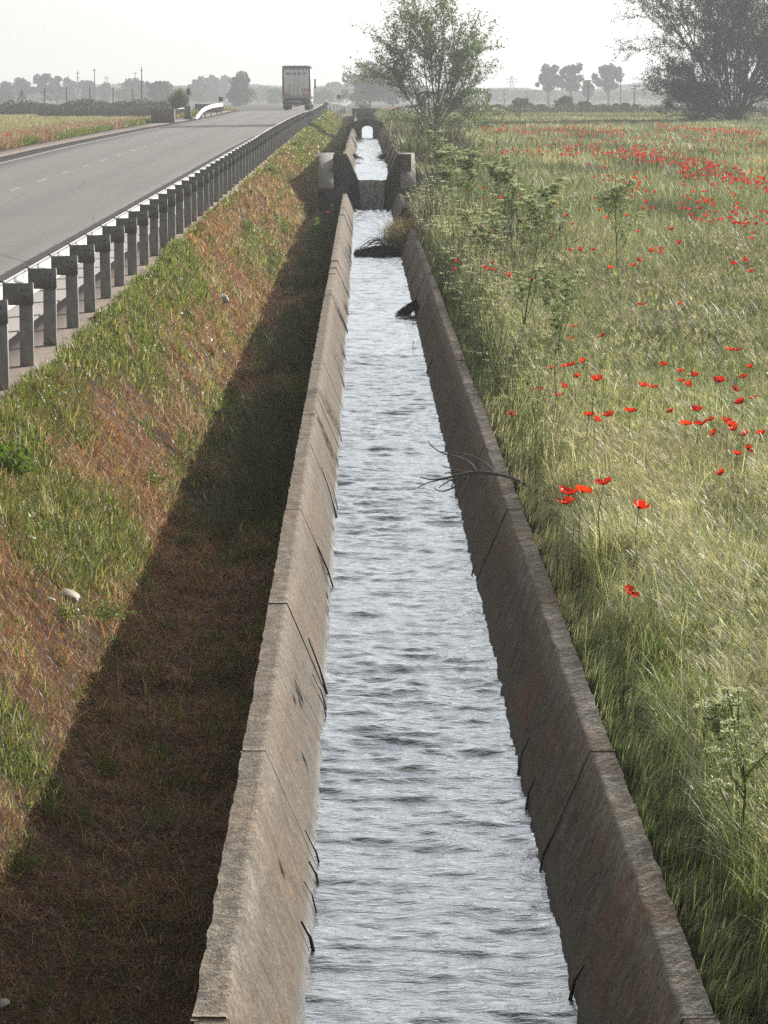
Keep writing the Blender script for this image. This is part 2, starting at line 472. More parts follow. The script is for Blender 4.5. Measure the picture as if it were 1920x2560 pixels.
hm, hnt, hout = mat('hazy_air'); hn = N(hnt)
hv = hn('ShaderNodeVolumePrincipled', {'Color': (.90, .94, .97, 1), 'Density': .00064, 'Anisotropy': .2})
hnt.links.new(hv.outputs[0], hout.inputs['Volume'])
g = Geo(); g.box((-1300, -60, -4), (1300, 3150, 34))
haze = g.build('haze', hm); tag(haze, kind='stuff')

# ------------------------------------------------------------------ ground sheet
def spaced(a, b, fn):
    r = [a]
    while r[-1] < b: r.append(r[-1] + fn(r[-1]))
    return r
ys = spaced(-50, 3000, lambda y: .25 if 5 < y < 45 else (.5 if 0 < y < 110 else (1.2 if y < 300 else max(5, y * .04))))
xs = sorted(set([round(q, 3) for q in
    spaced(-1200, -60, lambda x: max(8, -x * .15)) + spaced(-60, -16, lambda x: 2.5) + spaced(-16, -12.9, lambda x: .4)
    + [-12.91, -12.9, -12.2, -8, -3.3, -3.02, -3.0] + spaced(-2.98, -.3, lambda x: .11) + [-.2, -.1, -.05, .3, .69, .8, 1.0, 1.17, 1.18, 1.2, 1.3]
    + spaced(1.4, 6, lambda x: .25) + spaced(6, 60, lambda x: max(.6, x * .06)) + spaced(60, 1200, lambda x: x * .15)]))
XX, YY = np.meshgrid(xs, ys, indexing='ij')
HH = hground(XX, YY)
P = np.stack([XX, YY, ZC - HH], -1)
BLOBS = []
for (px, py, rx, ry, v) in [(380,1010,.30,2.6,.92),(280,1130,.32,2.2,.95),(430,905,.22,3,.85),(130,1560,.5,1.5,1),(60,1440,.4,1.1,.95),(230,1260,.25,.8,.9),(560,560,.30,6,.95),(520,610,.3,4,.9),(600,800,.25,2.5,.95),(540,740,.25,3,.9),
        (650,480,.35,12,.9),(700,400,.35,14,.8),(250,1750,.6,2.2,.9),(200,2250,.7,1.5,.9),
        (110,900,.5,3,.05),(60,1180,.35,1.3,.05),(300,760,.45,4,.08),(350,900,.22,1.8,.0),(270,1330,.28,1.3,.0),(140,1340,.35,1.4,.05),(420,690,.4,5,.1),(560,470,.3,8,.15),(25,1850,.22,.6,.0),(610,410,.3,11,.2),(160,1010,.25,2,.35)]:
    q_ = on_ground(px, py, lambda X, Y: float(hground(X, Y, False)))
    BLOBS.append((q_[0], q_[1], rx, ry, v))
def patch_dry(X, Y):
    """0 green .. 1 dry, the colour patches of the verge"""
    t = np.clip((-.6 - X) / 2.3, 0, 1)                      # 0 channel .. 1 barrier
    n = .62 * fbm(X * .9, Y * .22, 7, 3) + .38 * fbm(X * 3.1, Y * .9, 27, 3)
    d = sst(.36, .60, n + .09 * (1 - np.abs(t - .45) * 2.4) - .12 * sst(.72, 1, t))
    d = np.where(Y < 24, np.maximum(d, sst(24, 17, Y) * sst(.95, .6, t) * (.72 + .4 * (n - .2))), d)
    d = np.where(Y > 60, .25 + .55 * d, d)
    wob = .5 * (fbm(X * 4, Y * 1.2, 41) - .5)
    for (bx, by, rx, ry, v) in BLOBS:
        q = ((X - bx) / rx) ** 2 + ((Y - by) / ry) ** 2
        k = sst(1.5, .5, q + wob * 2)
        d = d + (v - d) * k
    d = np.where((t < .22) & (Y > 26), d * .6, d)
    return np.clip(d, 0, 1)
dry = patch_dry(XX, YY)[..., None]
col = np.where((XX < -.3)[..., None] & (XX > -3.1)[..., None], (1 - dry) * np.array([.05, .048, .025]) + dry * np.array([.10, .062, .04]), np.array([.075, .08, .04]))
col = np.where((XX < -12.5)[..., None], np.array([.14, .115, .075]), col)
col = np.where((YY > 330)[..., None], np.array([.12, .115, .08]), col)
g = Geo(); g.grid(P, col)
ground = g.build('ground', M['ground'], smooth=True); tag(ground, kind='structure')

# ------------------------------------------------------------------ road
def ribbon(xa, xb, dz, y0, y1, step, skirt=0.0, nx=2):
    Y = np.array(spaced(y0, y1, lambda y: step))
    cols = []
    A = xa(Y); B = xb(Y)
    t = np.linspace(0, 1, nx)
    X = A[:, None] + (B - A)[:, None] * t
    Z = (ZC - rh(Y))[:, None] + dz + 0 * X
    if skirt:
        X = np.concatenate([X[:, :1], X, X[:, -1:]], 1); Z = np.concatenate([Z[:, :1] - skirt, Z, Z[:, -1:] - skirt], 1)
    return np.stack([X, Y[:, None] + 0 * X, Z], -1)
def edge_x(Y): return -11.0 + .7 * sst(110, 225, Y)          # the white edge line
g = Geo(); g.grid(ribbon(lambda Y: edge_x(Y) - .85, lambda Y: -3.62 + 0 * Y, 0, 0, 1500, 2.5, .12, 6))
tag(g.build('road', M['asphalt']), kind='structure')
g = Geo()
g.grid(ribbon(lambda Y: -3.62 + 0 * Y, lambda Y: -2.98 + 0 * Y, -.02, 0, 258, 2.5, .1, 3))
tag(g.build('right_shoulder', M['gravel']), kind='structure')
g = Geo(); g.grid(ribbon(lambda Y: -13.1 + 0 * Y, lambda Y: edge_x(Y) - .85, -.015, 0, 600, 2.5, .1, 3))
tag(g.build('left_shoulder', M['gravel']), kind='structure')
g = Geo(); g.grid(ribbon(lambda Y: edge_x(Y) - .07, lambda Y: edge_x(Y) + .07, .004, 0, 600, 2.5))
tag(g.build('edge_line', M['paint']), kind='structure')
g = Geo()
yk = 36.6
while yk < 330:
    Yd = np.array([yk, yk + 1.1, yk + 2.1])
    cx = -8.15 + .45 * sst(110, 225, Yd)
    X = np.stack([cx - .055, cx + .055], 1)
    g.grid(np.stack([X, Yd[:, None] + 0 * X, (ZC - rh(Yd))[:, None] + .004 + 0 * X], -1))
    yk += 5.7
tag(g.build('lane_dashes', M['paint']), kind='structure')
# field track joining the road beyond the barrier
g = Geo()
Xt = np.linspace(-3.62, -.62, 8); Yt = np.linspace(258.6, 275, 6)
A_, B_ = np.meshgrid(Xt, Yt, indexing='ij')
g.grid(np.stack([A_, B_, ZC - (1.78 - .35 * sst(-1.5, -3.5, A_)) + 0 * A_], -1))
tag(g.build('dirt_track', M['track']), kind='structure')

# ------------------------------------------------------------------ the irrigation channel
XL, XR = -.594, 1.236           # outer edges of the rim
SL = .42                        # batter of the walls
def panel(side, y0, y1, step, depth=.98, dx=0, dz=0, skew=0, seed=0, trim=None):
    Y = np.linspace(y0, y1, max(2, int(round((y1 - y0) / step)) + 1))
    s = 1 if side == 'l' else -1
    xo = XL if side == 'l' else XR
    rows = []; tn = []
    near = step < .2
    nt_, ni = (5, 7) if near else (2, 3)
    prof = []
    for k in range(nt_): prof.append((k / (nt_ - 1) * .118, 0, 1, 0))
    for k in range(1, ni): q = k / (ni - 1); prof.append((.118 + SL * depth * q, -depth * q, 0, depth * q))
    prof.append((SL * depth - .0, -depth, 0, depth)); prof.append((0, -.002, .5, 0))
    env = .25 + .75 * sst(0, .25, Y - y0) * sst(0, .25, y1 - Y)
    for (u, zz_, tp, dp) in prof:
        x = xo + s * u + dx + skew * (Y - y0) / 4
        z = ZC - cht(Y) + zz_ + dz
        if near:
            z = z + (vn(Y * 9, u * 40, seed) - .5) * .011 * (1 if tp else 0) * env
            x = x + ((vn(Y * 6, zz_ * 6 + u * 9, seed + 5) - .5) * .012 + (vn(Y * 23, zz_ * 20, seed + 8) - .5) * (.008 if abs(zz_) < .01 else .004)) * env
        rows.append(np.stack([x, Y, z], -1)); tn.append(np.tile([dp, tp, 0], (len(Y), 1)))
    rows[-2] = rows[-2] - np.array([s * .118, 0, 0]); rows.append(rows[0].copy()); tn.append(tn[0])
    P = np.stack(rows, 0); T = np.stack(tn, 0)
    g = Geo()
    g.grid(P, T)
    nr = len(rows) - 1
    m = P.shape[1]
    f0 = [k * m for k in range(nr)]; f1 = [k * m + m - 1 for k in range(nr)]
    g.f.setdefault(nr, []).append(np.array([f0[::-1], f1]))
    return g
lower = thing('irrigation_channel', (.32, 4, ZC - 3.2 - 1), 'long brown concrete irrigation channel with sloping sides in the foreground', 'channel')
LO = np.array(lower.location)
for k in range(-2, 20):
    gap = .014 if k == 4 else .004
    y0 = 9.43 + 4 * k + gap; y1 = 9.43 + 4 * (k + 1) - .003
    st = .05 if y0 < 45 else .3
    for side in 'lr':
        rr_ = random.Random(k * 7 + ord(side))
        ya, yb = y0, y1
        if yb > 88: yb = 88.2
        if side == 'r' and ya > 65 and ya < 74: continue        # the broken stretch
        if side == 'r' and ya < 66 and yb > 66: yb = 66.4
        if side == 'r' and ya < 77 and ya > 73: ya = 75.4
        if ya >= yb: continue
        g = panel(side, ya, yb, st, dx=rr_.uniform(-.004, .004), dz=rr_.uniform(-.006, .004), skew=rr_.uniform(-.006, .006), seed=k * 3 + (side == 'r') * 50)
        g.build('side_panel', M['conc_' + side], lower, LO, smooth=False)
for k in range(0, 20):
    yj = 9.43 + 4 * k
    for side in 'lr':
        if side == 'r' and 65 < yj < 76: continue
        if k == 4 and side == 'l': continue
        o_ = -.006 if side == 'l' else -.002
        panel(side, yj - .022, yj + .018, .02 if yj < 45 else .3, dx=o_, dz=-.005 if side == 'l' else .0015, seed=k).build('joint_mortar', M['conc_l'], lower, LO)
g = Geo(); Yb = np.linspace(1, 89, 45)
Xb = np.array([-.2, .84]); A_, B_ = np.meshgrid(Xb, Yb, indexing='ij')
g.grid(np.stack([A_, B_, ZC - cht(np.minimum(B_, 89.4)) - .97], -1), np.tile([.9, 0, 0], (A_.size, 1)))
g.build('channel_bed', M['conc_g'], lower, LO)

upper = thing('irrigation_channel', (.32, 91, ZC - 2.8), 'upper stretch of the concrete channel behind the small waterfall', 'channel')
UO = np.array(upper.location)
k = 0
for y0 in np.arange(90.0, 261, 4):
    for side in 'lr':
        rr_ = random.Random(int(y0) * 3 + ord(side))
        g = panel(side, y0 + .01, min(y0 + 3.99, 262), .5, dx=rr_.uniform(-.02, .02), dz=rr_.uniform(-.02, .02), skew=rr_.uniform(-.02, .02))
        g.build('side_panel', M['conc_' + side], upper, UO)
g = Geo(); Yb = np.linspace(90, 262, 30); A_, B_ = np.meshgrid(Xb, Yb, indexing='ij')
g.grid(np.stack([A_, B_, ZC - cht(B_) - .97], -1), np.tile([.9, 0, 0], (A_.size, 1)))
g.build('channel_bed', M['conc_g'], upper, UO)

# water
def water(y0, y1, depth, sy, nx, amp, name, m):
    Y = np.arange(y0, y1 + sy, sy)
    d = depth(Y)
    half = .775 - .42 * d + .045
    U = np.linspace(-1, 1, nx)
    X = .321 + half[:, None] * U
    YY_ = Y[:, None] + 0 * X
    a = amp(Y)[:, None]
    # long-crested ripples that run across the stream
    wx = X + .25 * np.sin(YY_ * .7)
    n1 = 1 - np.abs(2 * vn(wx * 2.1 + .3 * YY_, YY_ * 4.3, 2) - 1)
    n2 = fbm(wx * 4.6, YY_ * 10.5 + X * 1.5, 12, 2)
    n3 = fbm(wx * 12, YY_ * 24, 23, 2)
    Z = (ZC - cht(Y) - d)[:, None] + a * ((n1 - .5) * .034 + (n2 - .5) * .040 + (n3 - .5) * .016)
    g = Geo(); g.grid(np.stack([X, YY_, Z], -1))
    o = g.build(name, m, smooth=True); tag(o, kind='structure'); return o
mid = lambda Y: .62 + .5 * vn(Y * .35, Y * 0, 3)
water(3, 40, lambda Y: .57 + 0 * Y, .022, 64, mid, 'channel_water', M['water'])
water(40.022, 88.9, lambda Y: .57 + 0 * Y, .06, 28, lambda Y: 1.0 + 1.2 * sst(74, 87, Y), 'channel_water', M['water_far'])
water(89.56, 262, lambda Y: .60 + .24 * sst(95, 90, Y), .16, 14, lambda Y: .9 + 0 * Y, 'channel_water', M['water_far'])
# the fall
n_ = 60; t = np.linspace(0, 1, 40)
z0 = 3.2 - 2.655; z1 = 3.2 - 3.60
U = np.linspace(0, 1, n_)
X = -.10 + U * .84
Pz = z0 + (z1 - z0) * t ** 1.15
Py = 89.62 - .38 * t ** .5
G = np.zeros((len(t), n_, 3))
G[..., 0] = (X[None] - .32) * (1 - .16 * t[:, None]) + .32
G[..., 1] = Py[:, None] - .05 * fbm(X[None] * 14, t[:, None] * 6, 3) * (t[:, None] > .05)
G[..., 2] = Pz[:, None]
g = Geo(); g.grid(G); tag(g.build('waterfall', M['fall'], smooth=True), kind='structure')

# ------------------------------------------------------------------ drop structure
drop = thing('drop_structure', (.32, 90, ZC - 4), 'grey concrete weir block with two sloping shoulders around the waterfall', 'weir')
DO = np.array(drop.location)
tc_ = [.1, .25, 0]
g = Geo()   # head wall with the trapezoid notch of the channel
xs_ = [-.92, -.62, -.60, -.476, -.42]; 
d0 = 1.83
pts_top = lambda x: ZC - d0
xs_ = np.array([-.92, -.70, -.605, -.48, -.40, -.30, -.20, -.105, .745, .84, .94, 1.04, 1.12, 1.245, 1.34, 1.56])
def notch(x):
    u = abs(x - .321)
    if u > .915: return ZC - d0
    if u > .79: return ZC - d0 - .01
    return max(ZC - 2.675, ZC - d0 - (.79 - u) / .42)
g.columns(xs_, [notch(x) for x in xs_], [ZC - 4.4] * len(xs_), 89.66, 89.98, tc_)
g.build('head_wall', M['conc_d'], drop, DO)
for xa, xb in ((-1.39, -.90), (1.20 + .34, 1.20 + .34 + .49)):
    if xa > 0: xa, xb = 1.215, 1.70
    g = Geo()
    pts = [(91.6, ZC - 1.82), (88.1, ZC - 2.82), (88.1, ZC - 3.2), (91.6, ZC - 3.2)]
    g.prism_x(pts, xa, xb, [.1, .12, 0]); g.build('sloping_shoulder', M['conc_g'], drop, DO)
g = Geo(); g.rbox((-1.375, 87.9, ZC - 4.4), (-.50, 88.06, ZC - 2.84), .012, tc_); g.box((-.6, 88.06, ZC - 4.4), (-.50, 89.55, ZC - 3.3), tc_)
g.build('front_wall', M['conc_d'], drop, DO)
g = Geo(); g.rbox((1.14, 87.9, ZC - 4.4), (1.69, 88.06, ZC - 2.84), .012, tc_); g.box((1.14, 88.06, ZC - 4.4), (1.24, 89.55, ZC - 3.3), tc_)
g.build('front_wall', M['conc_d'], drop, DO)
g = Geo(); g.prism_y([(-1.365, ZC - 2.86), (-1.13, ZC - 2.86), (-1.12, ZC - 3.0), (-1.2, ZC - 3.16), (-1.30, ZC - 3.05), (-1.365, ZC - 3.08)][::-1], 87.885, 87.899, [.1, 0, 0]); g.build('rust_stain', simple('rusty_red_stain', (.09, .03, .026), .8, vary=.3, scale=12), drop, DO)

# low wing wall where the right wall is broken
wing = thing('wing_wall', (1.3, 66.8, ZC - 3.3), 'short grey concrete wall running right from the broken channel wall into the weeds', 'wall')
g = Geo()
g.prism_x([(66.5, 0), (66.62, 0), (66.62, -.9), (66.5, -.9)], 0, .01)
g = Geo(); x0_, x1_ = 1.05, 2.2
pts = [(1.08, ZC - 3.05), (1.35, ZC - 3.05), (1.95, ZC - 3.30), (1.95, ZC - 4.0), (1.08, ZC - 4.0)]
g.prism_y(pts[::-1], 66.45, 66.58, tc_)
g.build('wall_face', M['conc_d'], wing, np.array(wing.location))

# ------------------------------------------------------------------ arch footbridges over the channel and the track culvert
def bridge(Yc, L, topp, ox0, ox1, otop, obot, base, label):
    k = Yc / F
    th = thing('arch_bridge', at(905, 300, Yc), label, 'bridge')
    th.location.z = ZC - base
    O = np.array(th.location)
    tx = np.array([at(a, b, Yc)[0] for a, b in topp]); tz = np.array([at(a, b, Yc)[2] for a, b in topp])
    o0, o1 = at(ox0, otop, Yc)[0], at(ox1, otop, Yc)[0]
    zt, zb = at(ox0, otop, Yc)[2], at(ox0, obot, Yc)[2]
    mid_ = (o0 + o1) / 2; hw = (o1 - o0) / 2
    arch = [mid_ - hw * math.cos(a) for a in np.linspace(0, math.pi, 17)]
    xs_ = sorted(set([round(float(q), 4) for q in list(tx) + list(np.linspace(tx[0], tx[-1], 15)) + arch + [o0 - .003, o1 + .003]]))
    top = np.interp(xs_, tx, tz)
    spring = zt - hw * .75
    bot = []
    for x in xs_:
        if o0 - .001 <= x <= o1 + .001: bot.append(spring + (zt - spring) * math.sqrt(max(0, 1 - ((x - mid_) / hw) ** 2)))
        else: bot.append(ZC - base)
    g = Geo(); g.columns(xs_, list(top), bot, Yc, Yc + L, [.1, .2, 0])
    g.build('arch_span', M['conc_d'], th, O)
    g = Geo()   # a thin weathered kerb along the front edge
    g.columns(xs_, [q + .05 for q in top], [q + .003 for q in top], Yc - .04, Yc + .16, [0, .6, 0])
    g.build('kerb', M['conc_l'], th, O)
    g = Geo()
    g.columns(xs_, [q + .05 for q in top], [q + .003 for q in top], Yc + L - .16, Yc + L + .02, [0, .6, 0])
    g.build('kerb', M['conc_l'], th, O)
    return th
bridge(168, 4.2, [(866, 317), (876, 309), (885, 307.5), (900, 302.5), (918, 299), (935, 302), (952, 306.5), (966, 310.5), (978, 317)], 904.6, 932.5, 314.5, 342, 3.1,
       'nearest arched concrete footbridge over the channel, its opening bright with water')
bridge(236, 3.0, [(889, 287), (892, 283), (900, 281.3), (912, 280.7), (924, 281.8), (929, 284), (933, 288)], 903.5, 922, 289.5, 302, 2.7,
       'second arched footbridge, smaller and farther up the channel')
cul = thing('culvert_headwall', (.3, 262.6, ZC - 2.6), 'dark square concrete headwall where the dirt track crosses the channel', 'wall')
g = Geo(); g.rbox((-.92, 262.3, ZC - 2.7), (1.72, 262.9, ZC - 1.13), .02, tc_); g.build('wall_block', M['conc_d'], cul, np.array(cul.location))
sm = thing('concrete_pillar', (.02, 300, ZC - 2.2), 'small square concrete pillar below the red stop sign', 'pillar')
g = Geo(); g.rbox((-.28, 300, ZC - 2.2), (.28, 300.5, ZC - .94), .02, tc_); g.build('pillar_block', M['conc_g'], sm, np.array(sm.location))
mk = thing('marker_post', (.02, 301.2, ZC - 2.2), 'thin white marker post beside the stop sign pole', 'marker post')
g = Geo(); g.rbox((-.03, 301.1, ZC - 2.2), (.06, 301.2, ZC - .42), .01); g.build('post', M['reflector'], mk, np.array(mk.location))
tm = thing('retaining_wall', (-2.2, 258.4, ZC - 2.4), 'low dark stone wall holding the dirt track above the ditch', 'wall')
g = Geo(); g.rbox((-3.3, 258.1, ZC - 2.9), (-.93, 258.58, ZC - 1.84), .04, tc_); g.build('wall_face', M['conc_d'], tm, np.array(tm.location))

# ------------------------------------------------------------------ crash barrier
def beam_geo(x_of, top_of, y0, y1, step, flip=1):
    prof = [(0, 0), (0, -.02), (-.08, -.055), (-.08, -.10), (0, -.135), (0, -.175), (-.08, -.21), (-.08, -.255), (0, -.29), (0, -.31)]
    inner = [(a + .004, b) for a, b in prof]
    ring = prof + inner[::-1]
    Y = np.array(spaced(y0, y1, lambda y: step))
    P = np.zeros((len(ring) + 1, len(Y), 3))
    for k in range(len(ring) + 1):
        a, b = ring[k % len(ring)]
        P[k, :, 0] = x_of(Y) + flip * a; P[k, :, 1] = Y; P[k, :, 2] = top_of(Y) + b
    g = Geo(); g.grid(P); return g
rail_h = lambda Y: ip(Y, [0, 26, 34, 42, 50, 62, 103, 124, 147, 168, 200, 230, 252], [1.88, 1.715, 1.66, 1.60, 1.55, 1.46, 1.155, 1.04, .945, .93, .90, .75, .55])
barrier = thing('crash_barrier', (-3.1, 24, ZC - 2.55), 'long galvanised roadside crash barrier on dark steel posts beside the ditch', 'crash barrier')
BO = np.array(barrier.location)
g = beam_geo(lambda Y: -3.37 + 0 * Y, lambda Y: ZC - rail_h(Y) - .01, 14, 252, 1.0)
beam = g.build('beam', M['beam'], barrier, BO)
g = Geo(); g.box((-.015, -.05, -.012), (.015, .05, .012)); lb0 = None
for y in np.arange(18.3, 90, 2.0):
    if lb0 is None: o = lb0 = g.build('lap_bolt', M['bolt'], beam)
    else: o = copy_tree(lb0, beam)
    o.location = Vector((-3.37, y, ZC - float(rail_h(y)) - .01)) - Vector(BO)
g = Geo()   # rolled C-post, web towards the viewer
H = 1.15
g.box((-.125, 0, -H), (0, .005, 0)); g.box((-.125, .005, -H), (-.120, .06, 0)); g.box((-.005, .005, -H), (0, .06, 0))
g.box((-.120, .055, -H), (-.10, .06, 0)); g.box((-.025, .055, -H), (-.005, .06, 0))
post0 = g.build('post', M['galv'], barrier)
g = Geo()   # spacer bracket
g.box((-.275, -.012, -.205), (.004, -.008, -.005)); g.box((-.275, -.008, -.009), (.004, .045, -.003))
g.box((-.275, -.008, -.205), (.004, .04, -.200)); g.box((.001, -.008, -.199), (.006, .05, -.010))
a_ = np.linspace(-math.pi / 2, math.pi / 2, 7)
for k in range(6):
    p0 = (-.275 - .05 * math.cos(a_[k]), -.10 + .09 * math.sin(a_[k])); p1 = (-.275 - .05 * math.cos(a_[k + 1]), -.10 + .09 * math.sin(a_[k + 1]))
    g.add([(p0[0], -.012, p0[1]), (p1[0], -.012, p1[1]), (p1[0], .05, p1[1]), (p0[0], .05, p0[1])], [(0, 1, 2, 3)])
brk0 = g.build('spacer_bracket', M['bracket'], post0)
g = Geo(); g.cyl((0, -.022, 0), (0, -.012, 0), .011, 6)
bol0 = g.build('bolt', M['bolt'], post0, loc=(-.095, 0, -.06))
for q in ((-.045, 0, -.06), (-.06, 0, -.145)):
    copy_tree(bol0, post0).location = q
ks = [k for k in range(-4, 114)]
first = True
rest = Geo()
for i, k in enumerate(ks):
    y = 26 + 2 * k
    z = ZC - float(rail_h(y))
    loc = Vector((-3.05 + random.uniform(-.008, .008), y, z)) - Vector(BO)
    if y < 17.5: continue
    if i < 104:
        p = post0 if first else copy_tree(post0, barrier)
        first = False
        p.location = loc
        p.rotation_euler = (random.uniform(-.012, .012), random.uniform(-.012, .012), 0)
    else:
        rest.box((-3.175, y, z - 1.1), (-3.05, y + .06, z)); rest.box((-3.325, y - .012, z - .2), (-3.046, y - .006, z))
ro = rest.build('far_posts', M['galv'], barrier, BO); ro['kind'] = 'stuff'
# end of the barrier, bent down
g = Geo()
for dz in (0, -.17):
    pts = [at(820, 254 , 253) + [0, 0, dz], at(824, 262, 252) + [0, 0, dz], at(829, 274, 250) + [0, 0, dz], at(832, 281, 249) + [0, 0, dz]]
    g.tube(pts, .06, 6)
g.build('turned_down_end', M['beam'], barrier, BO)
b2 = thing('crash_barrier', (-3.3, 280, ZC - 1.6), 'far crash barrier on a grassy rise behind the green milestone sign', 'crash barrier')
g = beam_geo(lambda Y: -3.4 + 0 * Y + (Y - 276) * .04, lambda Y: ZC - .62 + 0 * Y - (Y - 276) * .012, 276, 310, 2)
g.build('beam', M['galv'], b2, np.array(b2.location))
for y in range(277, 310, 3):
    g = Geo(); g.box((-3.2 + (y - 276) * .04, y, ZC - 2.1), (-3.1 + (y - 276) * .04, y + .08, ZC - .68 - (y - 276) * .012)); g.build('post', M['galv'], b2, np.array(b2.location))
# white barrier across the road
b3 = thing('crash_barrier', (-11.4, 190, ZC - 1.6), 'bright white crash barrier end curving down on the left verge of the road', 'crash barrier')
pl = [(490, 289, 189), (497, 281, 193), (505, 272, 197), (515, 266, 203), (530, 260.5, 212), (545, 258.5, 221), (556, 257, 228)]
g = Geo()
pr = [(-.0, 0), (.06, -.04), (.06, -.10), (0, -.14), (0, -.17), (.06, -.21), (.06, -.27), (0, -.31)]
rg = pr + [(a - .01, b) for a, b in pr[::-1]]
Pm = np.zeros((len(rg) + 1, len(pl), 3))
for j, (a, b, y) in enumerate(pl):
    q = at(a, b, y)
    for k in range(len(rg) + 1):
        c_ = rg[k % len(rg)]
        Pm[k, j] = q + np.array([c_[0], -c_[0] * .8, c_[1]])
g.grid(Pm); g.build('beam', M['white'], b3, np.array(b3.location))
for (a, b, y) in pl[2:]:
    q = at(a, b, y); g = Geo(); g.box((q[0] - .12, q[1], q[2] - 1.1), (q[0] - .02, q[1] + .06, q[2] - .03)); g.build('post', M['galv'], b3, np.array(b3.location))

# ------------------------------------------------------------------ culvert parapets, flume and signs left of the road
def pblock(px0, py0, px1, py1, Y, th_, name, label, cat, m='conc_g'):
    a = at(px0, py0, Y); b = at(px1, py1, Y)
    o = thing(name, ((a[0] + b[0]) / 2, Y, b[2]), label, cat)
    g = Geo(); g.rbox((a[0], Y, b[2] - .4), (b[0], Y + th_, a[2]), .03, tc_)
    g.build('wall_block', M[m], o, np.array(o.location)); return o
pblock(377, 273, 436, 301, 172, .8, 'parapet', 'dark concrete parapet block on the left road verge', 'parapet')
pblock(461, 264.5, 477, 290, 190, .5, 'parapet', 'narrow concrete parapet post under the round sign', 'parapet')
pblock(487, 260, 552, 276, 232, .4, 'parapet', 'long low dark parapet behind the white crash barrier end', 'parapet')
rl = thing('railing', at(448, 280, 180), 'short rusty slanted railing between the two parapet blocks', 'railing')
g = Geo(); O = np.array(rl.location)
g.tube([at(439, 273, 173), at(460, 270, 188)], .04, 5)
g.build('top_rail', M['grey'], rl, O)
for k in range(5):
    a = 441 + k * 4; g = Geo(); g.tube([at(a + 3, 271.5 - k * .4, 175 + 3 * k), at(a - 2, 286 - k, 175 + 3 * k)], .04, 5); g.build('bar', M['grey'], rl, O)
fl = thing('concrete_flume', (-24, 262, ZC - 2.3), 'long pale concrete flume raised behind the left field', 'flume')
O = np.array(fl.location)
for k in range(6):
    xa = -30 + k * 2.35
    g = Geo(); zt = ZC - 1.02 - .02 * k
    g.prism_x([(262, zt), (262.1, zt), (262.45, zt - .75), (263.1, zt - .75), (263.4, zt), (263.5, zt), (263.2, zt - .88), (262.35, zt - .88)], xa, xa + 2.31, [.1, .1, 0])
    g.build('trough', M['conc_g'], fl, O)
    g = Geo(); g.box((xa - .12, 262.3, ZC - 2.6), (xa + .12, 263.2, zt - .885), tc_); g.build('support', M['conc_g'], fl, O)

def sign_pole(name, px, y0, y1, Y, label, cat, r=.03):
    a = at(px, y0, Y); b = at(px, y1, Y)
    o = thing(name, b, label, cat)
    g = Geo(); g.cyl((b[0], Y, b[2] - .4), (b[0], Y, a[2]), r, 8); g.build('pole', M['galv'], o, np.array(o.location))
    return o, a, b
o, a, b = sign_pole('road_sign', 471.5, 221, 264, 240, 'round road sign seen from the back on a grey pole left of the road', 'road sign', .045)
g = Geo(); V = at(471.5, 229, 240)
g.tube([(V[0] - .03, 239.93, V[2]), (V[0] + .03, 239.96, V[2])], .0, 4)
g = Geo(); n_ = 20
ring = [(V[0] + .19 * math.cos(q), V[2] + .28 * math.sin(q)) for q in np.linspace(0, 2 * math.pi, n_, endpoint=False)]
g.prism_y(ring, 239.9, 239.93); g.build('sign_plate', M['signback'], o, np.array(o.location))
g = Geo(); g.box((V[0] - .15, 239.87, V[2] - .08), (V[0] + .15, 239.899, V[2] - .04)); g.box((V[0] - .15, 239.87, V[2] + .05), (V[0] + .15, 239.899, V[2] + .09)); g.build('clamp', M['grey'], o, np.array(o.location))
o, a, b = sign_pole('road_sign', 552, 243, 262, 230, 'small square dark sign back beside the white crash barrier end', 'road sign')
V = at(552, 248, 230); g = Geo()
g.rbox((V[0] - .18, 229.9, V[2] - .18), (V[0] - .01, 229.93, V[2] + .18), .01); g.rbox((V[0] + .01, 229.9, V[2] - .18), (V[0] + .18, 229.93, V[2] + .18), .01)
g.build('sign_plate', M['signback'], o, np.array(o.location))
o, a, b = sign_pole('kilometre_sign', 847.5, 237, 266, 290, 'small green and white kilometre sign on a post beyond the barrier', 'road sign')
V = at(847.5, 242, 290); g = Geo(); g.rbox((V[0] - .22, 289.9, V[2] - .02), (V[0] + .22, 289.93, V[2] + .2), .01); g.build('upper_plate', M['signgreen'], o, np.array(o.location))
g = Geo(); g.rbox((V[0] - .22, 289.9, V[2] - .24), (V[0] + .22, 289.93, V[2] - .025), .01); g.build('lower_plate', M['grey'], o, np.array(o.location))
def text(body, size, mat_, parent, loc, rot, ext=.004, shear=0, bold=0, ax='CENTER', name='lettering'):
    cu = bpy.data.curves.new(name, 'FONT'); cu.body = body; cu.size = size; cu.extrude = ext; cu.shear = shear; cu.offset = bold
    cu.align_x = ax; cu.align_y = 'CENTER'; cu.resolution_u = 3
    cu.materials.append(mat_)
    t_ = bpy.data.objects.new(name, cu); COL.objects.link(t_); bpy.context.view_layer.update()
    me = bpy.data.meshes.new_from_object(t_.evaluated_get(bpy.context.evaluated_depsgraph_get()))
    bpy.data.objects.remove(t_)
    if not me.materials: me.materials.append(mat_)
    o = bpy.data.objects.new(name, me); COL.objects.link(o); o.parent = parent; o.location = loc; o.rotation_euler = rot; return o
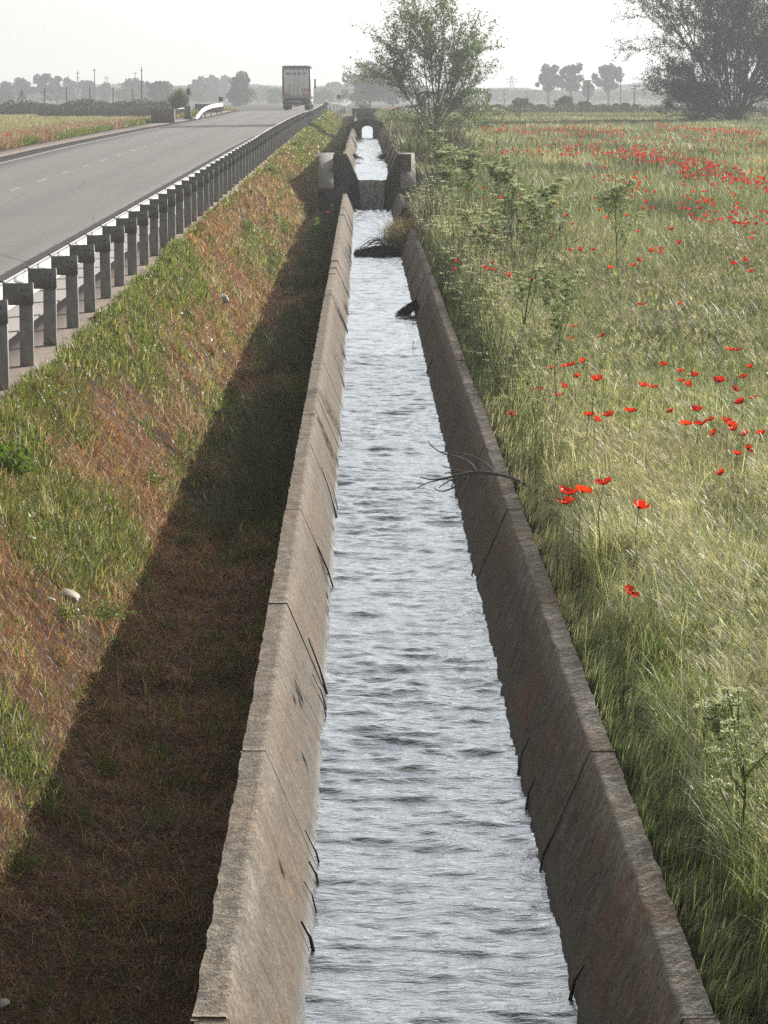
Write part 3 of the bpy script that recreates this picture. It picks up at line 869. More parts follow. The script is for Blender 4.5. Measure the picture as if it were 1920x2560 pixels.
# stop sign
o, a, b = sign_pole('stop_sign', 907, 217, 270, 330, 'red octagonal stop sign on a tall thin pole above the channel', 'stop sign')
V = at(908, 225.3, 330)
plate = bpy.data.objects.new('sign_plate', None)
def octo(r, y0, y1, g):
    g.prism_y([(r * math.cos(q), r * math.sin(q)) for q in np.arange(8) * math.pi / 4 + math.pi / 8], y0, y1); return g
g = octo(.44, -.02, .0, Geo()); rim = g.build('sign_plate', M['white'], o)
rim.location = Vector(V) + Vector((0, -.08, 0)) - o.location; rim.rotation_euler = (0, 0, R(-70))
g = octo(.405, -.026, -.022, Geo()); rf = g.build('red_face', M['signred'], rim)
text('STOP', .30, M['white'], rim, (0, -.03, 0), (math.pi / 2, 0, 0), .002, bold=.006)

# ------------------------------------------------------------------ the lorry
TY = 256.0; TX = -5.93
truck = thing('lorry', (TX, TY, ZC - float(rh(TY)) + .0), 'white lorry with grey tarpaulin roof driving away on the crest of the road', 'lorry')
def tp(name, g, m, parent=truck): return g.build(name, M[m], parent)
g = Geo(); g.rbox((-1.25, .02, 1.22), (1.25, 13.4, 3.72), .03); tp('trailer_body', g, 'white')
g = Geo(); g.rbox((-1.12, -.03, 1.30), (-.004, .018, 3.64), .006); d1 = tp('rear_door', g, 'panel')
g = Geo(); g.rbox((.004, -.03, 1.30), (1.12, .018, 3.64), .006); d2 = tp('rear_door', g, 'panel')
for dd, sx in ((d1, -.18), (d1, -.62), (d2, .18), (d2, .62)):
    g = Geo(); g.cyl((sx, -.05, 1.34), (sx, -.05, 3.6), .012, 6); tp('lock_bar', g, 'grey', dd)
g = Geo()
for x0, x1 in ((-1.275, -1.14), (1.14, 1.275)): g.box((x0, -.025, 1.22), (x1, .015, 3.66))
tp('corner_post', g, 'maroon')
g = Geo(); g.rbox((-1.27, -.06, 3.66), (1.27, .03, 3.76), .01); tp('roof_frame', g, 'grey')
xs_ = np.linspace(-1.28, 1.28, 15)
g = Geo(); top = [3.97 + .02 * math.sin(k * 2.3) - .07 * (k in (0, 14)) for k in range(15)]; g.columns(xs_, top, [3.765] * 15, -.05, 13.4); tp('roof_tarpaulin', g, 'tarp')
text('MELGAR', .255, M['ink'], truck, (-.50, -.036, 3.25), (math.pi / 2, 0, 0), .003, shear=.35, bold=.006)
text('&', .42, M['ink'], truck, (.25, -.036, 3.25), (math.pi / 2, 0, 0), .003, bold=.008)
text('CIA', .255, M['ink'], truck, (.70, -.036, 3.25), (math.pi / 2, 0, 0), .003, shear=.35, bold=.004)
text('154', .46, M['ink'], truck, (.78, -.036, 1.78), (math.pi / 2, 0, 0), .003, bold=.006, name='number')
for x0, x1 in ((-1.10, -.60), (.55, 1.05)):
    g = Geo(); g.rbox((x0, -.045, 1.28), (x1, -.032, 1.49), .005); tp('reflector_plate', g, 'orange')
g = Geo(); g.rbox((-1.28, -.06, 1.05), (1.28, .10, 1.215), .02); tp('rear_crossbeam', g, 'grey')
g = Geo(); g.box((-1.2, .05, .50), (1.2, .3, 1.045)); tp('chassis', g, 'dark')
g = Geo(); g.box((-.45, .3, .72), (-.35, 13, 1.2)); g.box((.35, .3, .72), (.45, 13, 1.2)); tp('frame_rail', g, 'dark')
g = Geo(); g.rbox((-.75, .02, .62), (.52, .045, .86), .01); tp('registration_panel', g, 'grey')
for x0, x1 in ((-1.15, -.82), (.78, 1.12)):
    g = Geo(); g.rbox((x0, -.02, .6), (x1, .048, .88), .02); lp = tp('lamp_housing', g, 'dark')
    g = Geo(); c_ = (x0 + x1) / 2; g.cyl((c_ - .02, -.05, .73), (c_ - .02, -.021, .73), .085, 14); g.cyl((c_ + .12, -.05, .68), (c_ + .12, -.021, .68), .055, 12); tp('tail_light', g, 'redl', lp)
g = Geo(); g.rbox((-1.2, -.05, .42), (1.2, .02, .51), .015); tp('underrun_bar', g, 'grey')
g = Geo(); g.box((-.28, .0, .30), (.28, .02, .41)); tp('number_plate', g, 'white')
def wheel(x, y, w_=.5):
    g = Geo()
    ang = np.linspace(0, 2 * math.pi, 25)
    prof = [(-w_ / 2, .30), (-w_ / 2, .46), (-w_ / 2 + .05, .51), (w_ / 2 - .05, .51), (w_ / 2, .46), (w_ / 2, .30)]
    Pm = np.array([[(x + a, y + r * math.cos(q), .51 + r * math.sin(q)) for q in ang] for a, r in prof])
    g.grid(Pm); wl = tp('wheel', g, 'tyre')
    g = Geo(); g.tube([(x - w_ / 2 + .06, y, .51), (x + w_ / 2 - .06, y, .51)], .30, 16); g.tube([(x - w_ / 2 + .0, y, .51), (x + w_ / 2 - .0, y, .51)], .11, 10); tp('rim', g, 'grey', wl)
for y in (1.3, 2.6, 3.9, 12.6):
    for x in (-.97, .97): wheel(x, y)
for x in (-1.05, 1.05): wheel(x, 16.3, .34)
g = Geo(); g.rbox((-1.24, 13.9, .75), (1.24, 16.9, 3.5), .12); tp('cab', g, 'white')
for sx in (-1, 1):
    g = Geo(); a0, a1 = sorted((sx * 1.33, sx * 1.50)); g.rbox((a0, 16.3, 2.55), (a1, 16.4, 2.88), .03); g.rbox((a0, 16.3, 1.97), (a1, 16.4, 2.52), .03)
    g.cyl((sx * 1.22, 16.4, 2.5), (sx * 1.4, 16.35, 2.5), .02, 6); tp('mirror', g, 'dark')
for sx in (-1, 1):
    g = Geo(); a0, a1 = sorted((sx * 1.20, sx * 1.262)); g.box((a0, 5, .45), (a1, 11.5, 1.0)); tp('side_guard', g, 'grey')
    g = Geo(); a0, a1 = sorted((sx * 1.16, sx * 1.27)); g.rbox((a0, .3, .62), (a1, .42, .85), .02); tp('side_marker', g, 'redl')

# ------------------------------------------------------------------ vegetation helpers
def leaves(g, Pn, size, col, flat=0.0, ratio=.5):
    n = len(Pn); size = np.broadcast_to(size, (n,))
    a = rng.normal(size=(n, 3)); a[:, 2] *= (1 - flat); a /= np.linalg.norm(a, axis=1)[:, None]
    b = rng.normal(size=(n, 3)); b -= (a * b).sum(1)[:, None] * a; b /= np.linalg.norm(b, axis=1)[:, None]
    a = a * size[:, None] * .5; b = b * size[:, None] * .5 * ratio
    V = np.stack([Pn - a, Pn - b, Pn + a, Pn + b], 1).reshape(-1, 3)
    q = np.arange(4 * n).reshape(n, 4)
    g.add(V, q, np.repeat(col, 4, 0))
def tints(n, a, b, dark=.25, p=1.0):
    t = rng.random((n, 1)) ** p
    c = np.array(a) * (1 - t) + np.array(b) * t
    return np.clip(c * (1 - dark + 2 * dark * rng.random((n, 1))), 0, 1)
def blades(g, Pn, H, W, az, lean, col, seg=3, lean0=None, curl=1.0):
    n = len(Pn)
    lean0 = rng.uniform(-.05, .25, n) if lean0 is None else lean0
    d = np.stack([np.cos(az), np.sin(az)], 1)
    b = az + np.pi / 2 + rng.uniform(-.9, .9, n)
    wd = np.stack([np.cos(b), np.sin(b), 0 * b], 1)
    pos = Pn.copy(); rows = []
    for k in range(seg + 1):
        t = k / seg
        if k > 0:
            ph = lean0 + lean * ((k - .5) / seg) ** curl
            step = np.stack([np.sin(ph) * d[:, 0], np.sin(ph) * d[:, 1], np.cos(ph)], 1) * (H / seg)[:, None]
            pos = pos + step
        wv = wd * (W * .5 * (1 - t ** 1.6))[:, None]
        if k < seg: rows += [pos - wv, pos + wv]
        else: rows += [pos]
    V = np.stack(rows, 1).reshape(-1, 3); m = 2 * seg + 1
    base = (np.arange(n) * m)[:, None]
    q = np.concatenate([base + np.array([[2 * k, 2 * k + 1, 2 * k + 3, 2 * k + 2]]) for k in range(seg - 1)]) if seg > 1 else None
    t3 = base + np.array([[2 * seg - 2, 2 * seg - 1, 2 * seg]])
    cc = np.repeat(col, m, 0)
    if q is not None:
        n0 = g.n; g.add(V, q, cc); g.f.setdefault(3, []).append(t3 + n0)
    else: g.add(V, t3, cc)
    return pos
def scatter(y0, y1, dens, x_lo, x_hi, pxl=-130, pxr=2050):
    """random points, density per m2 as a function of Y, inside the widened view"""
    out = []
    y = y0
    while y < y1:
        st = max(.5, y * .04); yb = min(y1, y + st); ym = (y + yb) / 2
        lo = max(x_lo(ym), (pxl - 905) / F * ym - .3); hi = min(x_hi(ym), (pxr - 905) / F * ym + (1.6 if ym < 60 else .8))
        if hi > lo:
            n = int((hi - lo) * (yb - y) * dens(ym))
            out.append(np.stack([rng.uniform(lo, hi, n), rng.uniform(y, yb, n)], 1))
        y = yb
    return np.concatenate(out)
def clear_right(X, Y): return (X > 1.235) & ~((Y > 80) & (Y < 92) & (X < 1.95)) 

# ------------------------------------------------------------------ tall grass of the poppy field (right)
def field_cols(X, Y, n):
    g1 = np.array([.135, .172, .078]); g2 = np.array([.265, .285, .175]); st = np.array([.50, .49, .36]); dk = np.array([.05, .075, .018])
    p = fbm(X * .6, Y * .35, 5)[:, None]
    r = rng.random((n, 1))
    c = g1 * (1 - p) + g2 * p
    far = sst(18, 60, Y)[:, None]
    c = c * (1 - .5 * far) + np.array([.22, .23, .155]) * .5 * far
    c = np.where(r < .16 - .02 * far, st, c)
    c = np.where(r > .80, dk, c)
    b = fbm(X * .28 + 3, Y * .10, 51)[:, None]
    c = np.where(rng.random((n, 1)) < 1.6 * np.clip(b - .55, 0, 1) * 2, np.array([.39, .365, .26]), c)
    c = c * (1 - .35 * sst(.48, .34, b))
    c = c * (1 + .75 * (1 - sst(14, 40, Y)[:, None]))  # nearest blades painted lighter to make up for the shade they stand in
    return np.clip(c * rng.uniform(.7, 1.3, (n, 1)), 0, 1)
def right_grass(y0, y1, dens, seg, hmin, hmax, name, wmin=.0035, drift=1.0, tuft=1):
    XY = scatter(y0, y1, lambda y: dens(y) / tuft, lambda y: 1.24, lambda y: 500)
    XY = XY[clear_right(XY[:, 0], XY[:, 1])]
    X, Y = XY.T; n = len(X)
    H = rng.uniform(hmin, hmax, n) * (.7 + .6 * fbm(X * 1.2, Y * .7, 9))
    H *= .5 + .5 * sst(1.2, 1.75, X)
    sw = fbm(X * .9, Y * .5, 14) * 2 * np.pi * 1.6
    az = sw + rng.normal(0, .6, n)
    lean = rng.uniform(.4, 2.7, n) * drift
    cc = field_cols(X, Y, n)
    if tuft > 1:
        idx = np.repeat(np.arange(n), rng.integers(int(tuft * .4), int(tuft * 1.6), n))
        m = len(idx); r_ = .012 + Y[idx] * .0012
        X = X[idx] + rng.normal(0, 1, m) * r_; Y = Y[idx] + rng.normal(0, 1, m) * r_ * 1.4
        H = H[idx] * rng.uniform(.55, 1.15, m); az = az[idx] + rng.normal(0, .75, m); lean = np.clip(lean[idx] + rng.normal(0, .35, m), 0, 2.6)
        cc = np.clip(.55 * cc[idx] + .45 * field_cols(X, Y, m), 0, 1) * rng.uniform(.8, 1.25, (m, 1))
        k_ = X > 1.232; X, Y, H, az, lean, cc = X[k_], Y[k_], H[k_], az[k_], lean[k_], cc[k_]; n = len(X)
    az = np.where(X < 1.5, rng.uniform(-1.5, 1.5, n), az)
    H = np.where(X < 1.5, H * .75, H)
    wide = rng.random(n) < .05
    W = np.maximum(wmin, Y * .00034) * rng.uniform(.4, 1.5, n) * np.where(wide & (Y < 45), 2.2, 1)
    cc = np.where(wide[:, None], tints(n, (.09, .17, .035), (.20, .30, .08), .2), cc)
    P3 = np.stack([X, Y, zg(X, Y) - .02], 1)
    g = Geo(); blades(g, P3, H, W, az, lean, cc, seg, curl=1.4)
    o = g.build(name, M['grass']); tag(o, kind='stuff'); return P3
right_grass(8.8, 20, lambda y: 3600, 5, .26, .56, 'field_grass', wmin=.0056, tuft=16)
right_grass(20, 42, lambda y: 1700, 4, .30, .62, 'field_grass', tuft=12)
right_grass(42, 85, lambda y: 520, 3, .42, .75, 'field_grass', drift=.8, tuft=9)
right_grass(85, 300, lambda y: 150 * (85 / y) ** 1.0, 2, .42, .68, 'field_grass', drift=.7)
# drooping seed heads: fine bristly awns on arching stems
def seed_heads(y0, y1, dens, name, xl=lambda y: 1.42, xh=lambda y: 500, hh=(.55, .85), colr=((.42, .40, .26), (.60, .55, .40))):
    XY = scatter(y0, y1, dens, xl, xh)
    X, Y = XY.T; n = len(X)
    H = rng.uniform(*hh, n)
    az = fbm(X * .9, Y * .5, 14) * 2 * np.pi * 1.6 + rng.normal(0, .5, n)
    az = np.where(X < 2.1, rng.uniform(-1.2, 1.2, n), az)
    lean = rng.uniform(1.0, 2.1, n)
    W = np.maximum(.0022, Y * .00018) * np.ones(n)
    g = Geo()
    tip = blades(g, np.stack([X, Y, zg(X, Y)], 1), H, W, az, lean, tints(n, (.20, .23, .10), (.38, .36, .2)), 5, curl=1.5)
    m = 7
    tp_ = np.repeat(tip, m, 0) + rng.normal(0, .012, (n * m, 3))
    aa = np.repeat(az, m) + rng.normal(0, .28, n * m)
    blades(g, tp_ - np.stack([np.cos(aa), np.sin(aa), 0 * aa], 1) * .03, rng.uniform(.05, .11, n * m), np.repeat(W * 1.5, m), aa, rng.uniform(.1, .7, n * m),
           tints(n * m, *colr), 2, lean0=rng.uniform(1.5, 2.3, n * m))
    tag(g.build(name, M['grass']), kind='stuff')
seed_heads(8.8, 24, lambda y: 300, 'seeding_grass', hh=(.42, .66))
seed_heads(24, 60, lambda y: 60, 'seeding_grass', hh=(.48, .72))

# ------------------------------------------------------------------ verge between barrier and channel (left)
def verge(y0, y1, dens, seg, name, wmin=.003):
    XY = scatter(y0, y1, dens, lambda y: -3.12, lambda y: -.50)
    X, Y = XY.T
    bad = ((Y > 87.5) & (Y < 92) & (X > -1.45)) | ((Y > 257.5) & (Y < 276)) | ((X < -2.95) & (rng.random(len(X)) < .6))
    X = X[~bad]; Y = Y[~bad]; n = len(X)
    d = patch_dry(X, Y)
    isdry = rng.random(n) < d * .82 + .15
    t = np.clip((-.6 - X) / 2.3, 0, 1)
    lush = (1 - sst(.1, .3, t)) * sst(20, 30, Y)
    H = np.where(isdry, rng.uniform(.07, .20, n), rng.uniform(.04, .155, n)) * (1 + .8 * lush) * (.6 + .8 * fbm(X * 2, Y, 2))
    k = 12
    idx = np.repeat(np.arange(n), rng.integers(4, 20, n)); m = len(idx)
    r_ = .018 + Y[idx] * .0011
    dx, dy = rng.normal(0, 1, m), rng.normal(0, 1, m)
    X2 = X[idx] + dx * r_; Y2 = Y[idx] + dy * r_ * 1.3
    X2 = np.clip(X2, -3.12, -.5)
    dr = isdry[idx]
    H = H[idx] * rng.uniform(.5, 1.4, m)
    az = np.where(rng.random(m) < .6, np.arctan2(dy, dx), rng.uniform(0, 6.28, m))
    lean = np.where(dr, rng.uniform(.5, 3.0, m), rng.uniform(.1, 1.8, m))
    lean0 = np.where(dr, rng.uniform(.2, 1.6, m), rng.uniform(-.1, .5, m))
    W = np.maximum(wmin, Y2 * .00034) * rng.uniform(.5, 1.5, m) * np.where(dr, .8, 1.15)
    td = tints(n, (.30, .15, .075), (.60, .37, .22), .4); red = rng.random((n, 1)) < .3
    td = np.where(red, tints(n, (.30, .12, .08), (.50, .24, .17), .3), td)
    tg = tints(n, (.085, .11, .03), (.22, .24, .085), .4)
    tg = np.where(rng.random((n, 1)) < .12, tints(n, (.14, .16, .07), (.28, .28, .16), .3), tg)
    c = np.where(isdry[:, None], td, tg)[idx] * rng.uniform(.6, 1.4, (m, 1))
    c = np.where(rng.random((m, 1)) < .05, np.array([[.55, .46, .34]]), c)
    g = Geo(); blades(g, np.stack([X2, Y2, zg(X2, Y2) - .01], 1), H, W, az, lean, np.clip(c, 0, 1), seg, lean0=lean0)
    # small round leaves of clover and weeds among the green
    gi = np.where(~isdry & (rng.random(n) < .8))[0]; gi = np.repeat(gi, 3)
    q = len(gi); lx = X[gi] + rng.normal(0, .05, q); ly = Y[gi] + rng.normal(0, .07, q)
    lx = np.clip(lx, -3.1, -.55)
    leaves(g, np.stack([lx, ly, zg(lx, ly) + rng.uniform(.01, .09, q)], 1), np.maximum(.016, ly * .0007) * rng.uniform(.6, 1.5, q), tints(q, (.07, .14, .02), (.22, .31, .06), .35), flat=.4, ratio=.7)
    tag(g.build(name, M['grass']), kind='stuff')
verge(11, 26, lambda y: 430, 3, 'verge_grass', wmin=.0038)
verge(26, 55, lambda y: 170, 3, 'verge_grass')
verge(55, 110, lambda y: 58, 2, 'verge_grass')
verge(110, 258, lambda y: 18, 2, 'verge_grass')
# loose tufts that stand up through the shadow edge
XY = scatter(12, 90, lambda y: 4.5 * (30 / y) ** .6, lambda y: -2.75, lambda y: -.75)
X, Y = XY.T; k_ = rng.random(len(X)) < np.exp(-((X + 1.75) / .5) ** 2) + .25; X, Y = X[k_], Y[k_]; n0 = len(X)
idx = np.repeat(np.arange(n0), rng.integers(18, 60, n0)); m = len(idx)
kind = rng.random(n0)[idx]; hh_ = rng.uniform(.12, .34, n0)[idx] * np.where(Y[idx] > 28, 1.15, .75)
a_ = rng.uniform(0, 6.28, m)
c = np.where((kind < .45)[:, None], tints(m, (.24, .16, .11), (.46, .34, .24), .35), np.where((kind < .7)[:, None], tints(m, (.28, .24, .16), (.55, .50, .38), .3), tints(m, (.08, .13, .03), (.22, .28, .08), .35)))
X2 = X[idx] + rng.normal(0, .035, m); Y2 = Y[idx] + rng.normal(0, .05, m)
g = Geo(); blades(g, np.stack([X2, Y2, zg(X2, Y2) - .01], 1), hh_ * rng.uniform(.5, 1.15, m), np.maximum(.0036, Y2 * .00033) * rng.uniform(.5, 1.3, m), a_, rng.uniform(.3, 2.6, m), c, 4, curl=1.5)
tag(g.build('verge_tufts', M['grass']), kind='stuff')
# longer oat-like grass beside the left wall
XY = scatter(24, 86, lambda y: 600 * 25 / y, lambda y: -1.35, lambda y: -.58)
X, Y = XY.T; k_ = fbm(X * 1.4, Y * .3, 31) > .45; X = X[k_]; Y = Y[k_]; n = len(X)
g = Geo(); tip = blades(g, np.stack([X, Y, zg(X, Y)], 1), rng.uniform(.2, .55, n), np.maximum(.003, Y * .00028) * rng.uniform(.6, 1.2, n), rng.normal(2.6, .9, n), rng.uniform(.3, 1.5, n),
               tints(n, (.055, .07, .03), (.20, .19, .12), .3), 4, curl=1.4)
tag(g.build('verge_long_grass', M['grass']), kind='stuff')

# left field across the road
XY = scatter(60, 290, lambda y: 300 * (60 / y) ** 1.3, lambda y: -80, lambda y: -13.0)
X, Y = XY.T; n = len(X)
dist = (-13.0 - X)
r = rng.random(n)
cA = tints(n, (.10, .14, .035), (.20, .22, .07), .25)              # green fringe
cB = tints(n, (.24, .15, .115), (.34, .23, .18), .2)               # reddish dry strip
cC = tints(n, (.27, .245, .14), (.36, .33, .20), .2)               # yellow field
fr = (dist < .9) & (fbm(X * .1, Y * .12, 3) > .45)
md = (dist < 5.5 + 3 * fbm(X * .1, Y * .05, 8))
c = np.where(fr[:, None], cA, np.where(md[:, None], cB, cC))
mixg = rng.random(n) < .15
c = np.where(mixg[:, None], cA * .9, c)
g = Geo(); blades(g, np.stack([X, Y, zg(X, Y) - .02], 1), rng.uniform(.3, .6, n) * np.where(fr, .7, 1), Y * .00045, rng.uniform(0, 6.28, n), rng.uniform(.2, 1.2, n), c, 2)
tag(g.build('left_field_grass', M['grass']), kind='stuff')

# ------------------------------------------------------------------ poppies
def poppy_mesh(g, s=1.0, openness=1.0, seed=0, col=(.62, .02, .012)):
    """four broad crumpled petals forming a bowl; local origin at the flower base"""
    rr_ = np.random.default_rng(seed)
    for k in range(4):
        a0 = k * math.pi / 2 + rr_.uniform(-.15, .15)
        inner = k % 2
        U = np.linspace(-1, 1, 7); Vv = np.linspace(0, 1, 5)
        P_ = np.zeros((5, 7, 3))
        for i, v in enumerate(Vv):
            for j, u in enumerate(U):
                ang = a0 + u * (.95 * (1 - .25 * v))
                r_ = s * .042 * v * (1 - .18 * abs(u) ** 3) * (1 + .06 * rr_.normal())
                up = s * (.034 * (v ** 1.6) * (1.35 - .75 * openness) + .006 * math.sin(u * 7 + k * 2) * v + .004 * inner)
                P_[i, j] = (r_ * math.cos(ang), r_ * math.sin(ang), up)
        cc = np.array(col) * rr_.uniform(.8, 1.2)
        cm = np.tile(cc, (35, 1)); cm[:7] = (.03, .005, .008)
        g.grid(P_, cm)
protos = []
def proto_near(k):
    o = bpy.data.objects.new('poppy', None); COL.objects.link(o)
    H = .62
    g = Geo(); bend = [(0, 0, 0), (.01, .01, .22), (.0, .02, .45), (.02, .0, H)]
    g.tube(bend, [.0028, .0024, .002, .0018], 4, (.16, .20, .08)); g.build('stem', M['leaf'], o)
    g = Geo(); poppy_mesh(g, 1.0, .35 + .2 * k, k + 3, (.66, .025 + .01 * k, .012))
    fl_ = g.build('petals', M['petal'], o, smooth=True); fl_.location = (.02, 0, H); fl_.rotation_euler = (-.5 + .3 * (k % 3), .45 - .35 * (k % 4), k)
    g = Geo(); g.tube([(0, 0, 0), (0, 0, .012), (0, 0, .020), (0, 0, .023)], [.005, .010, .009, .001], 8, (.02, .022, .014)); g.build('seed_pod', M['leaf'], fl_)
    return o
def proto_far(k):
    g = Geo(); H = .62
    g.tube([(0, 0, 0), (.0, .0, H)], [.003, .002], 3, (.16, .20, .08))
    g2 = Geo(); poppy_mesh(g2, 1.15, .3 + .2 * k, k + 30, (.68, .035, .02))
    V = np.concatenate(g2.v)
    tl = .6 - .3 * (k % 4); Rm = np.array([[1, 0, 0], [0, math.cos(tl), -math.sin(tl)], [0, math.sin(tl), math.cos(tl)]])
    V = V @ Rm.T + [0, 0, H]
    base = g.n; g.v.append(V); g.c.append(np.concatenate(g2.c)); g.n += len(V)
    for kk, L in g2.f.items():
        for a in L: g.f.setdefault(kk, []).append(a + base)
    return g.build('poppy', M['petal'])
near_p = [proto_near(k) for k in range(4)]; far_p = [proto_far(k) for k in range(4)]
used = set()
def place_poppy(px, py, near, hflow, label, group, scale=None, surf=None):
    hf = surf or (lambda X, Y: float(hground(X, Y, False)) - hflow)
    q = on_ground(px, py, hf)
    k = random.randrange(4)
    src = (near_p if near else far_p)[k]
    key = (near, k)
    if key not in used: used.add(key); o = src
    else: o = copy_tree(src)
    s = hflow / .62
    o.location = (q[0], q[1], float(zg(q[0], q[1])))
    fs = scale or 1.0
    fs *= random.uniform(.85, 1.2); o.scale = (fs, fs, s); tl_ = .03 if near else .12; o.rotation_euler = (random.uniform(-tl_, tl_), random.uniform(-tl_, tl_), random.uniform(0, 6.28))
    tag(o, label, 'poppy', group)
    return q
G1 = 'poppies in the near grass'
near_list = [
 (1393, 1233, 'open red poppy, left one of the four-flower cluster beside the dead branch'),
 (1435, 1237, 'red poppy in the middle of the cluster right of the dead branch'),
 (1417, 1263, 'largest and lowest red poppy of the cluster right of the dead branch'),
 (1456, 1232, 'half-hidden red poppy at the right end of the cluster near the dead branch'),
 (1507, 1233, 'single red poppy standing just right of the four-flower cluster'),
 (1594, 1279, 'orange-red poppy facing up, lower right of the poppy cluster'),
 (1562, 1484, 'lone bright red poppy nearest the camera in the bent grass'),
 (1872, 918, 'big round red poppy high on the right edge of the field'),
 (1458, 914, 'largest red poppy at the right end of the middle row by the tall green weed'),
 (1865, 1134, 'upper red poppy of the right-edge pair in mid field'),
 (1838, 1150, 'orange-red poppy left of the right-edge pair in mid field'),
 (1805, 1180, 'lowest red poppy of the right-edge group in mid field'),
 (1786, 1089, 'flat open scarlet poppy above the right-edge group'),
 (1801, 1048, 'upper poppy beside the flat open scarlet one'),
]
for px, py, lab in near_list:
    place_poppy(px, py, True, .66, lab, G1, 1.0 if py < 1200 else 1.3)
mid_px = [(430,540),(385,550),(300,580),(268,655),(385,630),(345,685),(470,598),(585,610),(45,835),(535,840),(565,880),(660,858),(780,838),(1010,565),(1110,585),(1215,608),(1365,665),(1432,685),(1592,718),(1520,775),(1235,825),(1065,820),(1320,880),(1410,905),(1450,935),(1535,925),(1615,950),(1165,915),(1230,920),(1515,605),(1100,650),(1165,680),(870,668),(925,670),(430,385),(450,305),(640,375),(855,155),(1100,165),(1485,465),(1425,445)]
for a, b in mid_px:
    lab = 'small red poppy in the middle of the green field right of the tall weeds'
    place_poppy(1250 + a / 2.476, 700 + b / 2.476, True, random.uniform(.46, .64), lab, 'scattered poppies in mid field', random.uniform(1.0, 1.35))
cl = [(165,295),(165,337),(355,300),(320,340),(300,335),(340,345),(420,355),(522,374),(300,130),(245,125),(345,160),(312,185),(275,158),(630,160),(730,130),(697,85),(715,237),(765,250),(910,325),(1012,328),(1038,300),(1142,253),(858,47),(1068,38),(820,255)]
for a, b in cl:
    place_poppy(1050 + a / 1.907, 500 + b / 1.907, True, .7, 'red poppy among the tall pale weeds right of the channel', 'poppies among the tall weeds', .95,
                surf=lambda X, Y: float(hground(X, Y, False)) - .7)
bands = [((1200, 325), (1560, 326), 8, 230), ((1640, 314), (1900, 334), 6, 210), ((1210, 378), (1420, 380), 7, 42), ((1400, 372), (1640, 384), 10, 105),
         ((1560, 385), (1790, 412), 11, 120), ((1700, 418), (1920, 458), 17, 170), ((1660, 340), (1920, 362), 9, 60), ((1440, 345), (1700, 372), 16, 60),
         ((1700, 500), (1920, 560), 28, 62), ((1460, 410), (1650, 500), 26, 45), ((1500, 560), (1900, 640), 40, 12), ((1140, 460), (1400, 520), 22, 16), ((1300, 350), (1920, 400), 22, 110), ((1250, 315), (1920, 340), 10, 70),
         ((1200, 300), (1560, 306), 4, 26), ((940, 266), (1010, 275), 4, 60)]
pts = []
for (a, b, th_, n) in bands:
    for _ in range(n):
        t = random.random(); pts.append((a[0] + (b[0] - a[0]) * t, a[1] + (b[1] - a[1]) * t + random.gauss(0, th_ * .85)))
pts.sort(key=lambda q: -q[1])
stuff = []
LB = {0: 'small red poppy in the dense red drift at the right side of the field', 1: 'tiny red poppy in the thin red bands across the far field'}
for i, (px, py) in enumerate(pts):
    if i < 215:
        far = py < 420
        place_poppy(px, py, False, .70, LB[1 if far else 0], 'poppies of the far bands' if far else 'poppies of the right-hand drift', 1.0)
    else: stuff.append((px, py))
lp_ = []
for _ in range(24):
    x_ = random.uniform(-40, 205); lp_.append((x_, 337 - .118 * max(0, x_) + random.gauss(0, 4)))
g = Geo()
proto_v = np.concatenate([[(0, 0, 0)], [(math.cos(a) * .046, math.sin(a) * .046, .022 + .008 * (k % 2)) for k, a in enumerate(np.arange(8) * math.pi / 4)]])
for px, py in stuff + lp_:
    q = on_ground(px, py, lambda X, Y: float(hground(X, Y, False)) - (.70 if px > 300 else .62))
    z = q[2] + .0
    yaw = random.uniform(0, 6.28); tl = random.uniform(-.9, .9)
    V = proto_v * random.uniform(.8, 1.25)
    V = V @ np.array([[1, 0, 0], [0, math.cos(tl), math.sin(tl)], [0, -math.sin(tl), math.cos(tl)]])
    cc = np.array((.66, .03, .02)) * random.uniform(.75, 1.2)
    g.add(V + [q[0], q[1], z], [(0, k, k % 8 + 1) for k in range(1, 9)], cc)
    if px > 300: g.tube([(q[0], q[1], z - .62), (q[0], q[1], z)], .004, 3, (.16, .2, .08))
tag(g.build('far_poppies', M['petal']), 'countless tiny red poppies scattered over the far fields', 'poppies', kind='stuff')
# poppies in the green clump left of the channel
for px, py, lab in ((823, 532, 'upper open poppy in the leafy clump left of the channel'), (826, 555, 'dark red poppy just below the open one in the leafy clump'), (803, 622, 'lowest red poppy at the foot of the leafy clump left of the channel')):
    q = at(px, py, 78 if py < 600 else 66)
    o = copy_tree(near_p[1]); h_ = q[2] - float(zg(q[0], q[1])); o.location = (q[0], q[1], float(zg(q[0], q[1]))); o.scale = (1.2, 1.2, max(.5, h_ / .62))
    tag(o, lab, 'poppy', 'poppies in the leafy clump')

